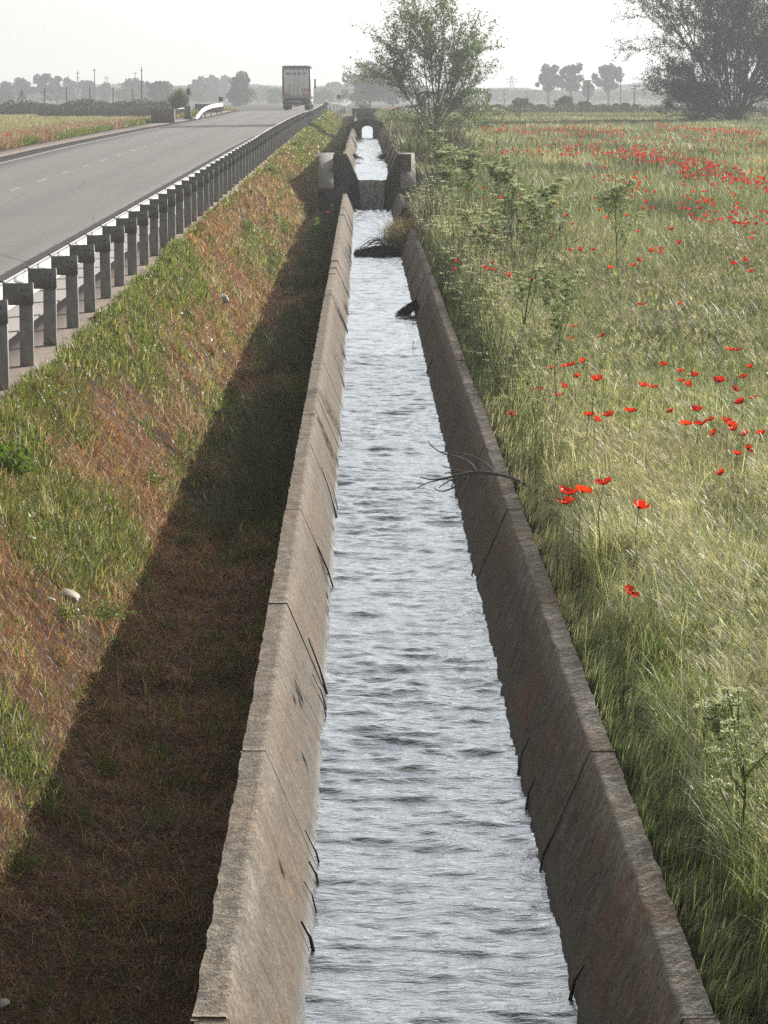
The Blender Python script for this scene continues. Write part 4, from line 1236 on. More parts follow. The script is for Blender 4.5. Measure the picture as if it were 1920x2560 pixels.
# ------------------------------------------------------------------ woody plants
def grow(gw, lv, p, d, L, r, level, maxl, spread, up, nch, curve, rr_, leafd, seg=6, sides=5, col=(.1, .085, .07)):
    pts = [np.array(p, float)]; dd = np.array(d, float); dd /= np.linalg.norm(dd)
    for k in range(seg):
        dd = dd + rr_.normal(0, curve * (.5 if level == 0 else 1), 3) + np.array([0, 0, up])
        dd /= np.linalg.norm(dd); pts.append(pts[-1] + dd * L / seg)
    curve0 = curve
    rad = np.linspace(r, r * (.45 if level < maxl else .25), seg + 1)
    gw.tube(np.array(pts), rad, sides if level < 2 else 3, col)
    if level >= maxl - 1:
        n = max(1, int(L * leafd))
        i = rr_.integers(1, seg + 1, n); f = rr_.random((n, 1))
        P_ = np.array(pts); lv.append(P_[i] * f + P_[i - 1] * (1 - f) + rr_.normal(0, .06 * (1 + L * .35), (n, 3)))
    if level < maxl:
        for c in range(nch[min(level, len(nch) - 1)]):
            f = rr_.uniform(.25, 1.0); i = min(seg - 1, int(f * seg)); q = pts[i] + (pts[i + 1] - pts[i]) * (f * seg - i)
            base = pts[i + 1] - pts[i]; base /= np.linalg.norm(base)
            pr_ = rr_.normal(size=3); pr_ -= pr_.dot(base) * base; pr_ /= np.linalg.norm(pr_)
            a = spread * rr_.uniform(.6, 1.3)
            grow(gw, lv, q, base * math.cos(a) + pr_ * math.sin(a), L * rr_.uniform(.38, .62), rad[i] * .6, level + 1, maxl, spread, up, nch, curve, rr_, leafd, max(3, seg - 1), sides, col)
def tree(name, base, stems, maxl, spread, up, nch, curve, leafd, lsize, c1, c2, label, cat, seed, group=None, ratio=.5, barkm='bark', extra=None, leafm='leaf'):
    rr_ = np.random.default_rng(seed)
    o = thing(name, base, label, cat, group)
    gw = Geo(); lv = []
    for (dx, dy, dz, L, r) in stems:
        grow(gw, lv, (rr_.normal(0, .06), rr_.normal(0, .06), -.1), (dx, dy, dz), L, r, 0, maxl, spread, up, nch, curve, rr_, leafd)
    gw.build('trunk', M[barkm], o)
    Pn = np.concatenate(lv)
    if extra is not None: Pn = np.concatenate([Pn, extra(rr_)])
    keep = Pn[:, 2] > 0; Pn = Pn[keep]
    g = Geo(); leaves(g, Pn, rr_.uniform(.6, 1.3, len(Pn)) * lsize, tints(len(Pn), c1, c2, .3), ratio=ratio)
    g.build('crown', M[leafm], o)
    return o
rr0 = np.random.default_rng(5)
base = at(1085, 324, 170)
st = []
for (sx, sy, L) in ((-.62, .1, 5.6), (-.42, -.2, 6.6), (-.25, .15, 6.9), (-.08, -.1, 7.0), (.06, .2, 7.2), (.18, -.15, 7.0), (.30, .1, 6.9), (.46, -.1, 6.4), (.64, .1, 5.4), (.85, -.1, 4.2), (-.85, .0, 4.2)):
    st.append((sx, sy, 1, L * .84, .05))
def low_bush(rr_):
    n = 7500; P_ = rr_.normal(size=(n, 3)); P_ /= np.linalg.norm(P_, axis=1)[:, None]; P_ *= rr_.uniform(.3, 1, (n, 1)) ** .5
    lob = 1 + .35 * np.sin(P_[:, :1] * 7 + 1) * np.cos(P_[:, 2:] * 6)
    return P_ * [3.1, 2.0, 1.6] * lob + [.9, 0, 1.1]
tree('leafy_tree', (base[0], base[1], base[2] - .15), st, 3, .55, .03, (8, 7, 5), .11, 8.5, .15, (.07, .11, .025), (.18, .25, .07),
     'multi-stemmed small tree with sparse light green leaves behind the channel', 'tree', 21, extra=low_bush)
base = at(1838, 306, 228)
st = []
for k in range(17):
    a = k * 2.4; s_ = .12 + .085 * (k % 6)
    st.append((math.cos(a) * s_ * 1.7, math.sin(a) * s_ * .9, 1, rr0.uniform(8.0, 11.0) * (1 if s_ < .45 else .74), .11))
for k in range(6): st.append((-1.4 + .12 * k, rr0.normal(0, .5), .55 + .12 * k, rr0.uniform(4.0, 5.6), .07))
def low_r(rr_):
    n = 9000; P_ = rr_.normal(size=(n, 3)); P_ /= np.linalg.norm(P_, axis=1)[:, None]; P_ *= rr_.uniform(.2, 1, (n, 1)) ** .6
    lob = 1 + .4 * np.sin(P_[:, :1] * 9 + 2) * np.cos(P_[:, 2:] * 7)
    return P_ * [6.4, 2.5, 2.2] * lob + [.2, 0, 1.2]
tree('spreading_tree', (base[0], base[1], base[2] - .1), st, 3, .62, .008, (9, 7, 6), .15, 13, .15, (.022, .027, .017), (.045, .052, .03),
     'large dark twiggy tree at the right edge of the poppy field', 'tree', 33, extra=low_r)

# far trees: crowns made of clumps of leaves
def far_tree(px, ytop, wpx, Y, label, group='hazy trees on the horizon', ybase=None, trunk=False, c1=(.035, .05, .03), c2=(.07, .085, .05), dens=1.0, name='hazy_tree', squat=.0, cat='tree'):
    gh = 2.2
    ct = at(px, ytop, Y); wv = wpx / F * Y; top = ct[2] - (ZC - gh)
    o = thing(name, (ct[0], Y, ZC - gh), label, cat, group)
    rr_ = np.random.default_rng(int(px * 7 + Y))
    zb = top * (.30 if trunk else squat)
    g = Geo(); g.tube([(0, 0, -.3), (rr_.normal(0, .02) * top, 0, top * .45), (rr_.normal(0, .03) * top, 0, top * .8)], [top * .035, top * .022, top * .01], 6); 
    for q in range(5):
        a = rr_.uniform(0, 6.28); g.tube([(0, 0, top * .4), (math.cos(a) * wv * .2, math.sin(a) * wv * .2, top * .62), (math.cos(a) * wv * .36, math.sin(a) * wv * .36, top * rr_.uniform(.7, .85))], [top * .014, top * .009, top * .004], 4)
    g.build('trunk', M['bark'], o)
    ncl = int(30 * dens) + 8; Pn = []
    for k in range(ncl):
        u = rr_.uniform(0, 1); a = rr_.uniform(0, 6.28)
        zc = zb + (top - zb) * (.12 + .76 * u)
        prof_ = math.sin(math.pi * min(1, max(0, (.18 + .70 * u)))) ** .6
        rad = wv * .5 * prof_ * rr_.uniform(.1, .95) * (.75 + .35 * math.sin(a * 2 + px))
        rc = wv * rr_.uniform(.05, .17)
        c_ = np.array([math.cos(a) * rad, math.sin(a) * rad, zc])
        n = int(80 * dens)
        v = rr_.normal(size=(n, 3)); v /= np.linalg.norm(v, axis=1)[:, None]; v *= rr_.uniform(.55, 1.08, (n, 1))
        Pn.append(c_ + v * [rc, rc, min(rc, (top - zb) * .2)])
    Pn = np.concatenate(Pn); Pn = Pn[(Pn[:, 2] > .05) & (Pn[:, 2] < top * 1.02)]
    g = Geo(); leaves(g, Pn, rr_.uniform(.6, 1.3, len(Pn)) * max(.22, Y * .0009), tints(len(Pn), c1, c2, .25), ratio=.7)
    g.build('crown', M['farleaf'], o)
    return o
FT = [
 (14, 203, 62, 760, 'hazy green tree at the left edge of the photo'), (53, 194, 58, 800, 'hazy rounded tree, second from the left edge'),
 (108, 182, 62, 780, 'tallest hazy tree of the left group'), (141, 184, 40, 790, 'narrow hazy tree touching the tallest one of the left group'),
 (174, 191, 56, 860, 'pale hazy tree right of the tallest left ones'), (220, 199, 66, 820, 'low domed hazy tree under the two thin masts'),
 (262, 206, 60, 840, 'hazy tree sloping down right of the two thin masts'), (322, 193, 80, 780, 'broad hazy tree behind the wooden pole'),
 (352, 201, 60, 800, 'hazy tree just right of the wooden pole'), (396, 204, 88, 640, 'dense round hazy tree left of the cane clump'),
 (498, 189, 62, 840, 'tall hazy tree right of the round sign'), (532, 187, 66, 900, 'pale hazy tree behind the gap left of the big solitary tree'),
 (562, 186, 50, 980, 'faintest hazy tree beside the big solitary tree'), (597, 176, 92, 620, 'big solitary hazy tree left of the lorry'),
 (655, 214, 44, 1100, 'very faint tree between the solitary tree and the lorry'), (688, 222, 60, 820, 'low hazy tree partly behind the lorry'),
 (800, 221, 66, 800, 'hazy domed tree right of the lorry'), (836, 205, 68, 1000, 'pale hazy tree above the green kilometre sign'),
 (893, 178, 74, 600, 'dark hazy tree low on the left side of the tall one behind the stop sign'), (925, 149, 118, 560, 'tall dark hazy tree behind the red stop sign'), (982, 178, 90, 600, 'hazy tree hidden behind the leafy multi-stemmed tree'),
]
for (a, b, c_, y, lab) in FT: far_tree(a, b, c_, y, lab, dens=1.35 if c_ > 80 else 1.0)
FR = [(1371, 161, 66, 700, 'left tree of the three tall hazy trees in the right background'), (1429, 158, 74, 700, 'middle tree of the three tall hazy trees, forked crown'),
      (1522, 160, 78, 700, 'right tree of the three tall hazy trees, standing apart'), (1469, 203, 50, 720, 'lower hazy tree between the tall ones, by the lattice pole')]
for (a, b, c_, y, lab) in FR: far_tree(a, b, c_, y, lab, 'tall hazy trees in the right background', trunk=True, dens=1.4)
BU = [(1300, 246, 66, 350, 'greyish rounded bush right of the two short black posts'), (1352, 262, 48, 360, 'low grey bush between two larger ones beyond the field'), (1412, 240, 78, 370, 'largest brown-grey bush under the middle tall tree'),
      (1462, 252, 60, 360, 'grey bush below the lattice pole'), (1508, 262, 60, 350, 'low brownish bush below the right tall tree'), (1560, 258, 66, 350, 'reddish dry bush left of the large dark tree'), (1242, 262, 60, 340, 'thin grey shrub at the left end of the far hedge')]
for (a, b, c_, y, lab) in BU: far_tree(a, b, c_, y, lab, 'bushes beyond the poppy field', c1=(.075, .065, .05), c2=(.12, .10, .075), name='bush', cat='bush', dens=.9)
# distant masses nobody could count
g = Geo()
for Y0, n, h0 in ((1350, 15000, 9), (1000, 9000, 5)):
    X = rng.uniform((-60 - 905) / F * Y0, (2000 - 905) / F * Y0, n); top_ = h0 * (.35 + .9 * fbm(X * .03, X * 0 + Y0, 3))
    leaves(g, np.stack([X, Y0 + rng.uniform(-15, 15, n), 1.0 + top_ * rng.random(n) ** .6], 1), 1.6, tints(n, (.04, .055, .035), (.07, .08, .05)), ratio=.8)
tag(g.build('distant_woodland', M['farleaf']), 'faint grey woodland along the horizon', 'woodland', kind='stuff')
g = Geo()       # dark scrub behind the left field
n = 26000; Yb = rng.uniform(286, 300, n); X = rng.uniform((-80 - 905) / F * 290, (470 - 905) / F * 290, n)
hh = 1.7 * (.4 + .9 * fbm(X * .35, Yb * .2, 6)) * sst(-16.5, -20, X)
leaves(g, np.stack([X, Yb, zg(X, Yb) + hh * rng.random(n) ** .8], 1), .34, tints(n, (.07, .065, .045), (.13, .12, .085), .35), ratio=.35)
n = 7000; X = rng.uniform(-60, -17, n); Yb = rng.uniform(284, 286, n)
blades(g, np.stack([X, Yb, zg(X, Yb)], 1), rng.uniform(.6, 1.5, n), np.full(n, .06), rng.uniform(0, 6.28, n), rng.uniform(0, .5, n), tints(n, (.10, .09, .065), (.17, .15, .11)), 2)
tag(g.build('scrub', M['farleaf']), 'dark weedy scrub behind the left field', 'scrub', kind='stuff')
g = Geo()       # hedge bottom beyond the poppy field and rough bank
n = 16000; Yb = rng.uniform(300, 330, n); X = rng.uniform(8, 48, n); hh = 1.25 * (.4 + .8 * fbm(X * .3, Yb * .2, 9))
leaves(g, np.stack([X, Yb, zg(X, Yb) + hh * rng.random(n)], 1), .35, tints(n, (.08, .075, .055), (.15, .14, .10), .3), ratio=.4)
n = 9000; Yb = rng.uniform(252, 262, n); X = rng.uniform(8, 48, n)
blades(g, np.stack([X, Yb, zg(X, Yb)], 1), rng.uniform(.4, 1.1, n), np.full(n, .07), rng.uniform(0, 6.28, n), rng.uniform(.1, 1, n), tints(n, (.20, .20, .10), (.36, .34, .2)), 2)
tag(g.build('hedge_bank', M['farleaf']), 'rough weedy bank beyond the poppy field', 'scrub', kind='stuff')

# cane clump
cc = at(447, 262, 262); cn = thing('cane_clump', (cc[0], 262, ZC - 2.2), 'dark green clump of canes left of the round sign', 'reeds')
n = 700; g = Geo()
aa = rng.uniform(0, 6.28, n); rad = rng.uniform(0, .55, n)
blades(g, np.stack([np.cos(aa) * rad, np.sin(aa) * rad, 0 * aa + 1.0], 1), rng.uniform(1.0, 2.3, n), np.full(n, .06), aa, rng.uniform(.0, .4, n), tints(n, (.06, .085, .03), (.12, .15, .06)), 3, lean0=rad * .8)
g.build('canes', M['leaf'], cn)

# poles, masts, pylons
def pole(px, yt, yb, Y, r, label, arms=(), name='utility_pole', lean=0, m='wood'):
    a = at(px + lean, yt, Y); b = at(px, yb, Y)
    o = thing(name, (b[0], Y, b[2]), label, 'utility pole', 'poles in the haze')
    g = Geo(); g.tube([b - [0, 0, .5], (a + b) / 2 + [r * .5, 0, 0], a], [r, r * .9, r * .7], 6); g.build('pole', M[m], o, b)
    for dz, wd in arms:
        g = Geo(); g.box((a[0] - wd, Y - r, a[2] - dz - r * .5), (a[0] + wd, Y + r, a[2] - dz + r * .5)); g.build('crossarm', M[m], o, b)
    return o
pole(353, 168, 268, 300, .07, 'crooked dark wooden pole standing before the left trees', [(.35, .12)], lean=1)
pole(194, 177, 262, 720, .16, 'left one of the two thin grey masts above the left trees', [(.6, .5), (1.8, .4)], name='mast')
pole(236, 172, 262, 720, .18, 'right and taller one of the two thin masts above the left trees', [(.3, .45)], name='mast')
pole(264, 189, 262, 950, .13, 'faint thin mast above the sloping hazy trees', [(.5, .5)], name='mast')
pole(269, 191, 262, 950, .13, 'fainter twin mast beside the thin one above the sloping trees', [(.5, .5)], name='mast')
pole(338, 180, 262, 800, .14, 'short faint mast left of the crooked wooden pole', [(.3, .6)], name='mast')
pole(1316, 228, 262, 700, .2, 'short pole left of the three tall hazy trees')
pole(1334, 225, 262, 800, .16, 'small T-shaped pole left of the three tall hazy trees', [(.4, 1.6)])
pole(1470, 200, 262, 420, .10, 'dark lattice pole with a crossarm in the right background', [(.1, .8), (.9, .5)])
pole(1551, 183, 262, 600, .14, 'tall plain pole right of the tall hazy trees', [(.2, .9)])
pole(1585, 214, 264, 420, .11, 'T-shaped pole near the large dark tree', [(.05, .75), (.45, .5)])
pole(1260, 222, 262, 500, .09, 'thin pole close to the leafy multi-stemmed tree', [(.2, .5)])
# pylon
pb = at(1279, 262, 1200); pt = at(1279, 190, 1200)
py_ = thing('pylon', pb, 'faint lattice electricity pylon right of the leafy tree', 'pylon')
hp = pt[2] - pb[2]
for sx in (-1, 1):
    for sy in (-1, 1):
        g = Geo(); g.tube([(sx * 1.6, sy * 1.6, 0), (sx * .25, sy * .25, hp)], .14, 4); g.build('leg', M['grey'], py_)
g = Geo()
for k in range(7):
    z0, z1 = hp * k / 7, hp * (k + 1) / 7; w0 = 1.6 - 1.35 * k / 7; w1 = 1.6 - 1.35 * (k + 1) / 7
    g.tube([(-w0, -w0, z0), (w1, -w1, z1)], .09, 3); g.tube([(w0, -w0, z0), (-w1, -w1, z1)], .09, 3)
g.build('bracing', M['grey'], py_)
for dz in (.78, .88):
    g = Geo(); g.box((-2.6, -.15, hp * dz), (2.6, .15, hp * dz + .25)); g.build('crossarm', M['grey'], py_)
# two short black posts in the field edge
for i, (px, yt) in enumerate(((1291, 273), (1299, 272), (1294, 258))):
    b = at(px, 300, 246); a = at(px + (-1 if i == 0 else 1) * 2, yt, 246)
    o = thing('fence_stake', b, ['left dark stake leaning at the far edge of the poppy field', 'right dark stake leaning at the far edge of the poppy field', 'thin taller stake between the two dark ones'][i], 'stake')
    g = Geo(); g.tube([b - [0, 0, .3], a], [.07 if i < 2 else .035] * 2, 5); g.build('stake', M['wood'], o, b)

# wire fence beyond the left scrub
fe = thing('wire_fence', (-36, 305, ZC - 2.3), 'dark wire mesh fence on thin posts behind the left scrub', 'fence')
O = np.array(fe.location)
fx = [(55, 223), (112, 221), (166, 218.5), (225, 217), (283, 218.5), (331, 222)]
for i, (px, yt) in enumerate(fx):
    a = at(px, yt, 305); b = at(px + (3 if i == 5 else 0), 262, 305)
    g = Geo(); g.tube([b, a], .07, 5); g.build('post', M['wood'], fe, O)
for dx in (-11, 9):
    g = Geo(); g.tube([at(55 + dx, 252, 305), at(55, 226, 305)], .05, 5); g.build('brace', M['wood'], fe, O)
g = Geo()
x0, x1 = at(-60, 222, 305)[0], at(331, 222, 305)[0]
for k in range(9):
    z = ZC + .78 - k * .25
    g.tube([(x0, 305, z), (x1, 305, z)], .006, 3)
for x in np.arange(x0, x1, .3): g.tube([(x, 305, ZC - 1.2), (x, 305, ZC + .78)], .004, 3)
g.build('wire_mesh', M['grey'], fe, O)

# ------------------------------------------------------------------ hemlock and other tall weeds on the right bank
def hemlock(X, Y, H, spread, label, seed, flowers=True, group='tall umbel weeds', leafs=1.0):
    rr_ = np.random.default_rng(seed)
    z = float(zg(X, Y)); o = thing('hemlock', (X, Y, z), label, 'weed', group)
    gs = Geo(); tips = []; lp = []
    def br(p, d, L, r, lvl):
        q = [np.array(p, float)]; d = np.array(d, float)
        for k in range(4):
            d = d + rr_.normal(0, .07, 3) + [0, 0, .05]; d /= np.linalg.norm(d); q.append(q[-1] + d * L / 4)
        gs.tube(np.array(q), np.linspace(r, r * .5, 5), 4, (.14, .17, .07))
        if lvl > 0 or True:
            for j in range(1, 5): lp.append((q[j], L * .34 if lvl else H * .2))
        if lvl == 2 or (lvl == 1 and L < .3): tips.append(q[-1]); return
        for k in range(6 if lvl == 0 else 4):
            f = rr_.uniform(.3 if lvl == 0 else .35, 1); i = min(3, int(f * 4)); a = rr_.uniform(0, 6.28); s = rr_.uniform(.45, .95)
            br(q[i] + (q[i + 1] - q[i]) * (f * 4 - i), (math.cos(a) * s, math.sin(a) * s, 1), L * rr_.uniform(.28, .5) * (1 + .3 * (1 - f)), r * .5, lvl + 1)
        tips.append(q[-1])
    br((0, 0, 0), (rr_.normal(0, .08), 0, 1), H, .007 + .003 * H, 0)
    gs.build('stem', M['stalk'], o)
    Pn = []
    for p, s in lp:
        n = int(120 * leafs); a = rr_.uniform(0, 6.28); dv = np.array([math.cos(a), math.sin(a), rr_.uniform(-.3, .4)]) * s * 1.2
        t = rr_.random((n, 1)); Pn.append(p + dv * t + rr_.normal(0, 1, (n, 3)) * s * .22 * (1.1 - t))
    Pn = np.concatenate(Pn); Pn = Pn[Pn[:, 2] > .02]
    ls = max(.014, Y * .00036)
    g = Geo(); leaves(g, Pn, rr_.uniform(.7, 1.5, len(Pn)) * ls, tints(len(Pn), (.11, .17, .055), (.29, .36, .17), .3), ratio=.4); g.build('foliage', M['leaf'], o)
    if flowers:
        for t in tips:
            n = 80; r = rr_.uniform(.035, .065) * max(1, Y / 30)
            a = rr_.uniform(0, 6.28, n); q = np.sqrt(rr_.random(n)) * r
            V = np.stack([np.cos(a) * q, np.sin(a) * q, .35 * r * (1 - (q / r) ** 2) + rr_.normal(0, .004, n)], 1) + t
            g = Geo(); leaves(g, V, max(.009, Y * .00036), tints(n, (.50, .54, .38), (.78, .80, .66), .1), flat=.6, ratio=.9); g.build('flower_head', M['umbel'], o)
    return o
hl = [(1300, 800, 33, 1.5, 1.0, 'tall green hemlock with a thick stem right of the channel, poppies at its foot', 1), (1395, 860, 31, 1.05, 1, 'slimmer green hemlock right of the tall thick-stemmed one', 2),
      (1545, 730, 45, 1.55, 1, 'widely branched pale flowering hemlock standing alone in the field', 3), (1165, 560, 56, 1.55, 1, 'pale flowering hemlock near the broken channel wall', 4),
      (1275, 590, 55, 1.3, 1, 'bushy pale hemlock between two taller ones', 5), (1330, 610, 52, 1.2, 1, 'whitish flowering hemlock leaning right of the bushy one', 6),
      (1215, 640, 47, 1.1, 1, 'low leafy hemlock among dry stalks', 7), (1900, 2120, 12.3, .62, .5, 'white-flowered umbel plant at the lower right edge', 8), (1850, 2330, 11.3, .5, .5, 'small white umbel plant below the larger one at the lower right', 9),
      (1120, 470, 76, 1.5, 1, 'grey-green hemlock beside the weir shoulder', 10), (1240, 500, 70, 1.1, 1, 'distant pale hemlock at the edge of the poppy field', 11)]
for (px, py, Y, H, sp, lab, sd_) in hl:
    d = ray(px, py); X = max(1.5, d[0] / d[1] * Y)
    hemlock(X, Y, H, sp, lab, sd_, leafs=1.0 if Y > 20 else .5)
def stalks(X, Y, n, H, sp, label, seed, c1=(.13, .11, .09), c2=(.26, .23, .19), name='dry_stalks', leaf=0, group='dry stalk clumps', az=None, cat='dry weeds'):
    rr_ = np.random.default_rng(seed); z = float(zg(X, Y)); o = thing(name, (X, Y, z), label, cat, group)
    g = Geo()
    for k in range(n):
        a = rr_.uniform(0, 6.28) if az is None else az + rr_.normal(0, .5); s = rr_.uniform(0, sp); h = H * rr_.uniform(.5, 1)
        p = np.array([rr_.normal(0, sp * .35), rr_.normal(0, sp * .5), 0]); d = np.array([math.cos(a) * s, math.sin(a) * s, 1])
        q = [p]
        for j in range(4): d = d + rr_.normal(0, .06, 3); q.append(q[-1] + d / np.linalg.norm(d) * h / 4)
        r = max(.003, Y * .00011); c_ = np.array(c1) + (np.array(c2) - c1) * rr_.random()
        g.tube(np.array(q), np.linspace(r, r * .5, 5), 3, c_)
        for j in range(rr_.integers(2, 6)):
            i = rr_.integers(1, 4); dd = d + rr_.normal(0, .45, 3); g.tube(np.array([q[i], q[i] + dd / np.linalg.norm(dd) * h * rr_.uniform(.1, .3)]), [r * .6, r * .3], 3, c_)
    g.build('stems', M['stalk'], o)
    if leaf:
        lp = rr_.normal(0, 1, (leaf, 3)) * [sp * .6, sp * .6, H * .25] + [0, 0, H * .5]; lp = lp[lp[:, 2] > 0]
        g = Geo(); leaves(g, lp, max(.02, Y * .0006), tints(len(lp), (.10, .13, .05), (.22, .24, .12), .3), ratio=.35); g.build('foliage', M['leaf'], o)
    return o
sk = [(1100, 850, 33, 26, 1.0, .35, 'tall grey dry stalks beside the right wall near the black brush clump'), (1160, 900, 29, 22, .9, .4, 'bent dry grass stalks between the wall and the tall hemlock'),
      (1085, 700, 46, 26, 1.0, .4, 'grey dry stalks just right of the broken wall end'), (1045, 560, 62, 30, 1.5, .45, 'tall brown reed-like stalks at the wall break'),
      (1110, 470, 80, 70, 1.9, .9, 'dense grey dry stalks right of the weir'), (1060, 430, 95, 70, 1.7, .9, 'grey dry thicket beside the upper channel'),
      (1010, 400, 112, 60, 1.3, .9, 'brownish thicket right of the upper channel wall'), (1120, 410, 105, 60, 1.6, 1.2, 'pale dry thicket between the upper channel and the field'),
      (1400, 640, 50, 10, 1.6, .8, 'thin reddish stalks leaning right in the field'), (1500, 800, 38, 12, .9, 1.0, 'dark fallen dry stalks at the foot of the lone hemlock'), (1620, 810, 36, 7, .9, 1.6, 'sparse dark stalks lying in the mid field')]
for i, (px, py, Y, n, H, sp, lab) in enumerate(sk):
    d = ray(px, py); stalks(max(1.45, d[0] / d[1] * Y), Y, n, H, sp, lab, 40 + i, leaf=0 if i in (8, 9, 10) else int(n * 14))
# bank vegetation strip along the upper channel (olive weeds)
XY = scatter(60, 262, lambda y: 260 * (60 / y), lambda y: 1.35, lambda y: 4.6)
X, Y = XY.T; k_ = ~((Y > 78) & (Y < 92) & (X < 1.95)); X = X[k_]; Y = Y[k_]; n = len(X)
g = Geo(); p_ = fbm(X * .5, Y * .12, 17)
H = rng.uniform(.2, .8, n) * (.4 + p_)
c = np.where((rng.random(n) < sst(.48, .62, p_))[:, None], tints(n, (.07, .095, .035), (.17, .20, .08)), tints(n, (.13, .12, .095), (.30, .275, .215)))
blades(g, np.stack([X, Y, zg(X, Y)], 1), H, Y * .00045 * rng.uniform(.5, 1.3, n), rng.uniform(0, 6.28, n), rng.uniform(.1, 1.2, n), c, 3)
tag(g.build('bank_weeds', M['grass']), kind='stuff')

g = Geo(); rr_ = np.random.default_rng(77)
for _ in range(2300):
    Y = 48 + 100 * rr_.random() ** 1.1; X = 1.75 + abs(rr_.normal(0, .9)) * (.5 + Y / 90); 
    if 80 < Y < 92.5 and X < 2.3: continue
    z = float(zg(X, Y)); h = rr_.uniform(.4, 1.15) * min(1, .45 + .5 * (X - 1.7)) * (.6 + .7 * float(vn(X * .8, Y * .15, 5))); d = np.array([rr_.normal(0, .3), rr_.normal(0, .3), 1.]); p = np.array([X, Y, z]); q = [p]
    for j in range(3): d = d + rr_.normal(0, .1, 3); q.append(q[-1] + d / np.linalg.norm(d) * h / 3)
    r = Y * .00012; c_ = np.array((.11, .10, .085)) * rr_.uniform(.7, 2.0)
    g.tube(np.array(q), np.linspace(r, r * .5, 4), 3, c_)
    for j in range(4):
        i = rr_.integers(1, 3); dd = d + rr_.normal(0, .5, 3); g.tube(np.array([q[i], q[i] + dd / np.linalg.norm(dd) * h * rr_.uniform(.15, .35)]), [r * .6, r * .3], 3, c_)
tag(g.build('dry_thicket', M['stalk']), 'grey dry stalks crowding the right bank of the channel', 'dry weeds', kind='stuff')
g = Geo(); gl_ = Geo(); rr_ = np.random.default_rng(78)
for _ in range(800):
    Y = 22 + 68 * rr_.random(); X = 1.36 + abs(rr_.normal(0, .55)) * (.35 + Y / 55)
    if 78 < Y < 92.5 and X < 2.1: continue
    z = float(zg(X, Y)); h = rr_.uniform(.4, 1.2) * (.55 + .8 * float(vn(X * .9, Y * .2, 61))) * min(1, .45 + .8 * (X - 1.3)); tip = np.array([X + rr_.normal(0, .12) * h, Y + rr_.normal(0, .12), z + h])
    r = max(.0028, Y * .0001); g.tube(np.array([[X, Y, z], (np.array([X, Y, z]) + tip) / 2 + rr_.normal(0, .02, 3), tip]), [r, r * .8, r * .5], 3, np.array((.13, .14, .075)) * rr_.uniform(.7, 1.6))
    n = 60; t = rr_.random((n, 1)) ** .7
    P_ = np.array([X, Y, z]) * (1 - t) + tip * t + rr_.normal(0, 1, (n, 3)) * np.array([.11, .13, .05]) * h
    leaves(g, P_, max(.014, Y * .00042) * rr_.uniform(.6, 1.4, n), tints(n, (.10, .15, .05), (.26, .31, .15), .3), ratio=.4)
    if rr_.random() < .3:
        for q in range(3):
            m = 22; c_ = tip + rr_.normal(0, .07, 3); leaves(g, c_ + rr_.normal(0, 1, (m, 3)) * [.03, .03, .006], Y * .00035, tints(m, (.45, .50, .34), (.68, .72, .56), .1), flat=.6, ratio=.9)
tag(g.build('weed_tangle', M['leaf']), 'tangled grey-green weeds crowding the right channel wall', 'weeds', kind='stuff')
# leafy weeds on the left verge
def weed(X, Y, n, rx, rz, size, label, seed, c1=(.07, .13, .02), c2=(.17, .25, .05), lift=0):
    rr_ = np.random.default_rng(seed); z = float(zg(X, Y)); o = thing('leafy_weed', (X, Y, z), label, 'weed', 'green weeds on the left verge')
    P_ = rr_.normal(size=(n, 3)); P_ /= np.linalg.norm(P_, axis=1)[:, None]; P_ *= rr_.random((n, 1)) ** .5
    P_ = P_ * (1 + .3 * np.sin(P_[:, [1, 2, 0]] * 6 + seed)) * [rx, rx * 1.3, rz]; P_[:, 2] = np.abs(P_[:, 2]) + lift
    g = Geo()
    for k in range(12):
        q = P_[rr_.integers(0, n)]; g.tube([(q[0] * .2, q[1] * .2, 0), q * [.7, .7, .6], q], [.004, .003, .002], 3, (.10, .15, .05))
    g.build('stems', M['stalk'], o)
    g = Geo(); leaves(g, P_, rr_.uniform(.5, 1.4, n) * size, tints(n, c1, c2, .3), ratio=.6); g.build('foliage', M['leaf'], o)
wl = [(20, 1190, 20.5, 620, .20, .22, .045, 'broad-leaved green plant at the left edge below the barrier'), (90, 1240, 19.8, 260, .13, .12, .03, 'small green weed right of the broad-leaved plant'),
      (240, 1330, 19.5, 700, .25, .09, .022, 'patch of bright green clover at the edge of the shadow'), (150, 1400, 18.6, 420, .22, .08, .02, 'green clover patch above the white stone'),
      (370, 1040, 25.5, 420, .22, .13, .024, 'lush green grassy tuft beside the dry orange patch'), (120, 1000, 24.5, 300, .18, .12, .022, 'green tuft below the nearest barrier posts'),
      (800, 585, 74, 1900, .42, .62, .06, 'tall leafy green clump with poppies left of the channel wall'), (840, 545, 82, 1100, .30, .66, .06, 'leafy green clump against the weir front'),
      (770, 650, 64, 900, .32, .38, .055, 'lower grey-green weed clump in the shaded ditch'), (675, 405, 108, 500, .35, .3, .07, 'green bush growing at the barrier posts half way up'),
      (860, 345, 135, 900, .6, .45, .10, 'dark green bush left of the upper channel wall'), (740, 400, 112, 300, .3, .2, .07, 'grey-green weed tuft in the upper ditch'),
      (40, 1870, 13.6, 500, .16, .08, .018, 'bright green weed patch at the left edge in the sun'), (130, 905, 28, 260, .12, .18, .024, 'green weed climbing the third barrier post')]
for i, (px, py, Y, n, rx, rz, sz, lab) in enumerate(wl):
    d = ray(px, py); weed(d[0] / d[1] * Y, Y, n, rx, rz, sz, lab, 60 + i)

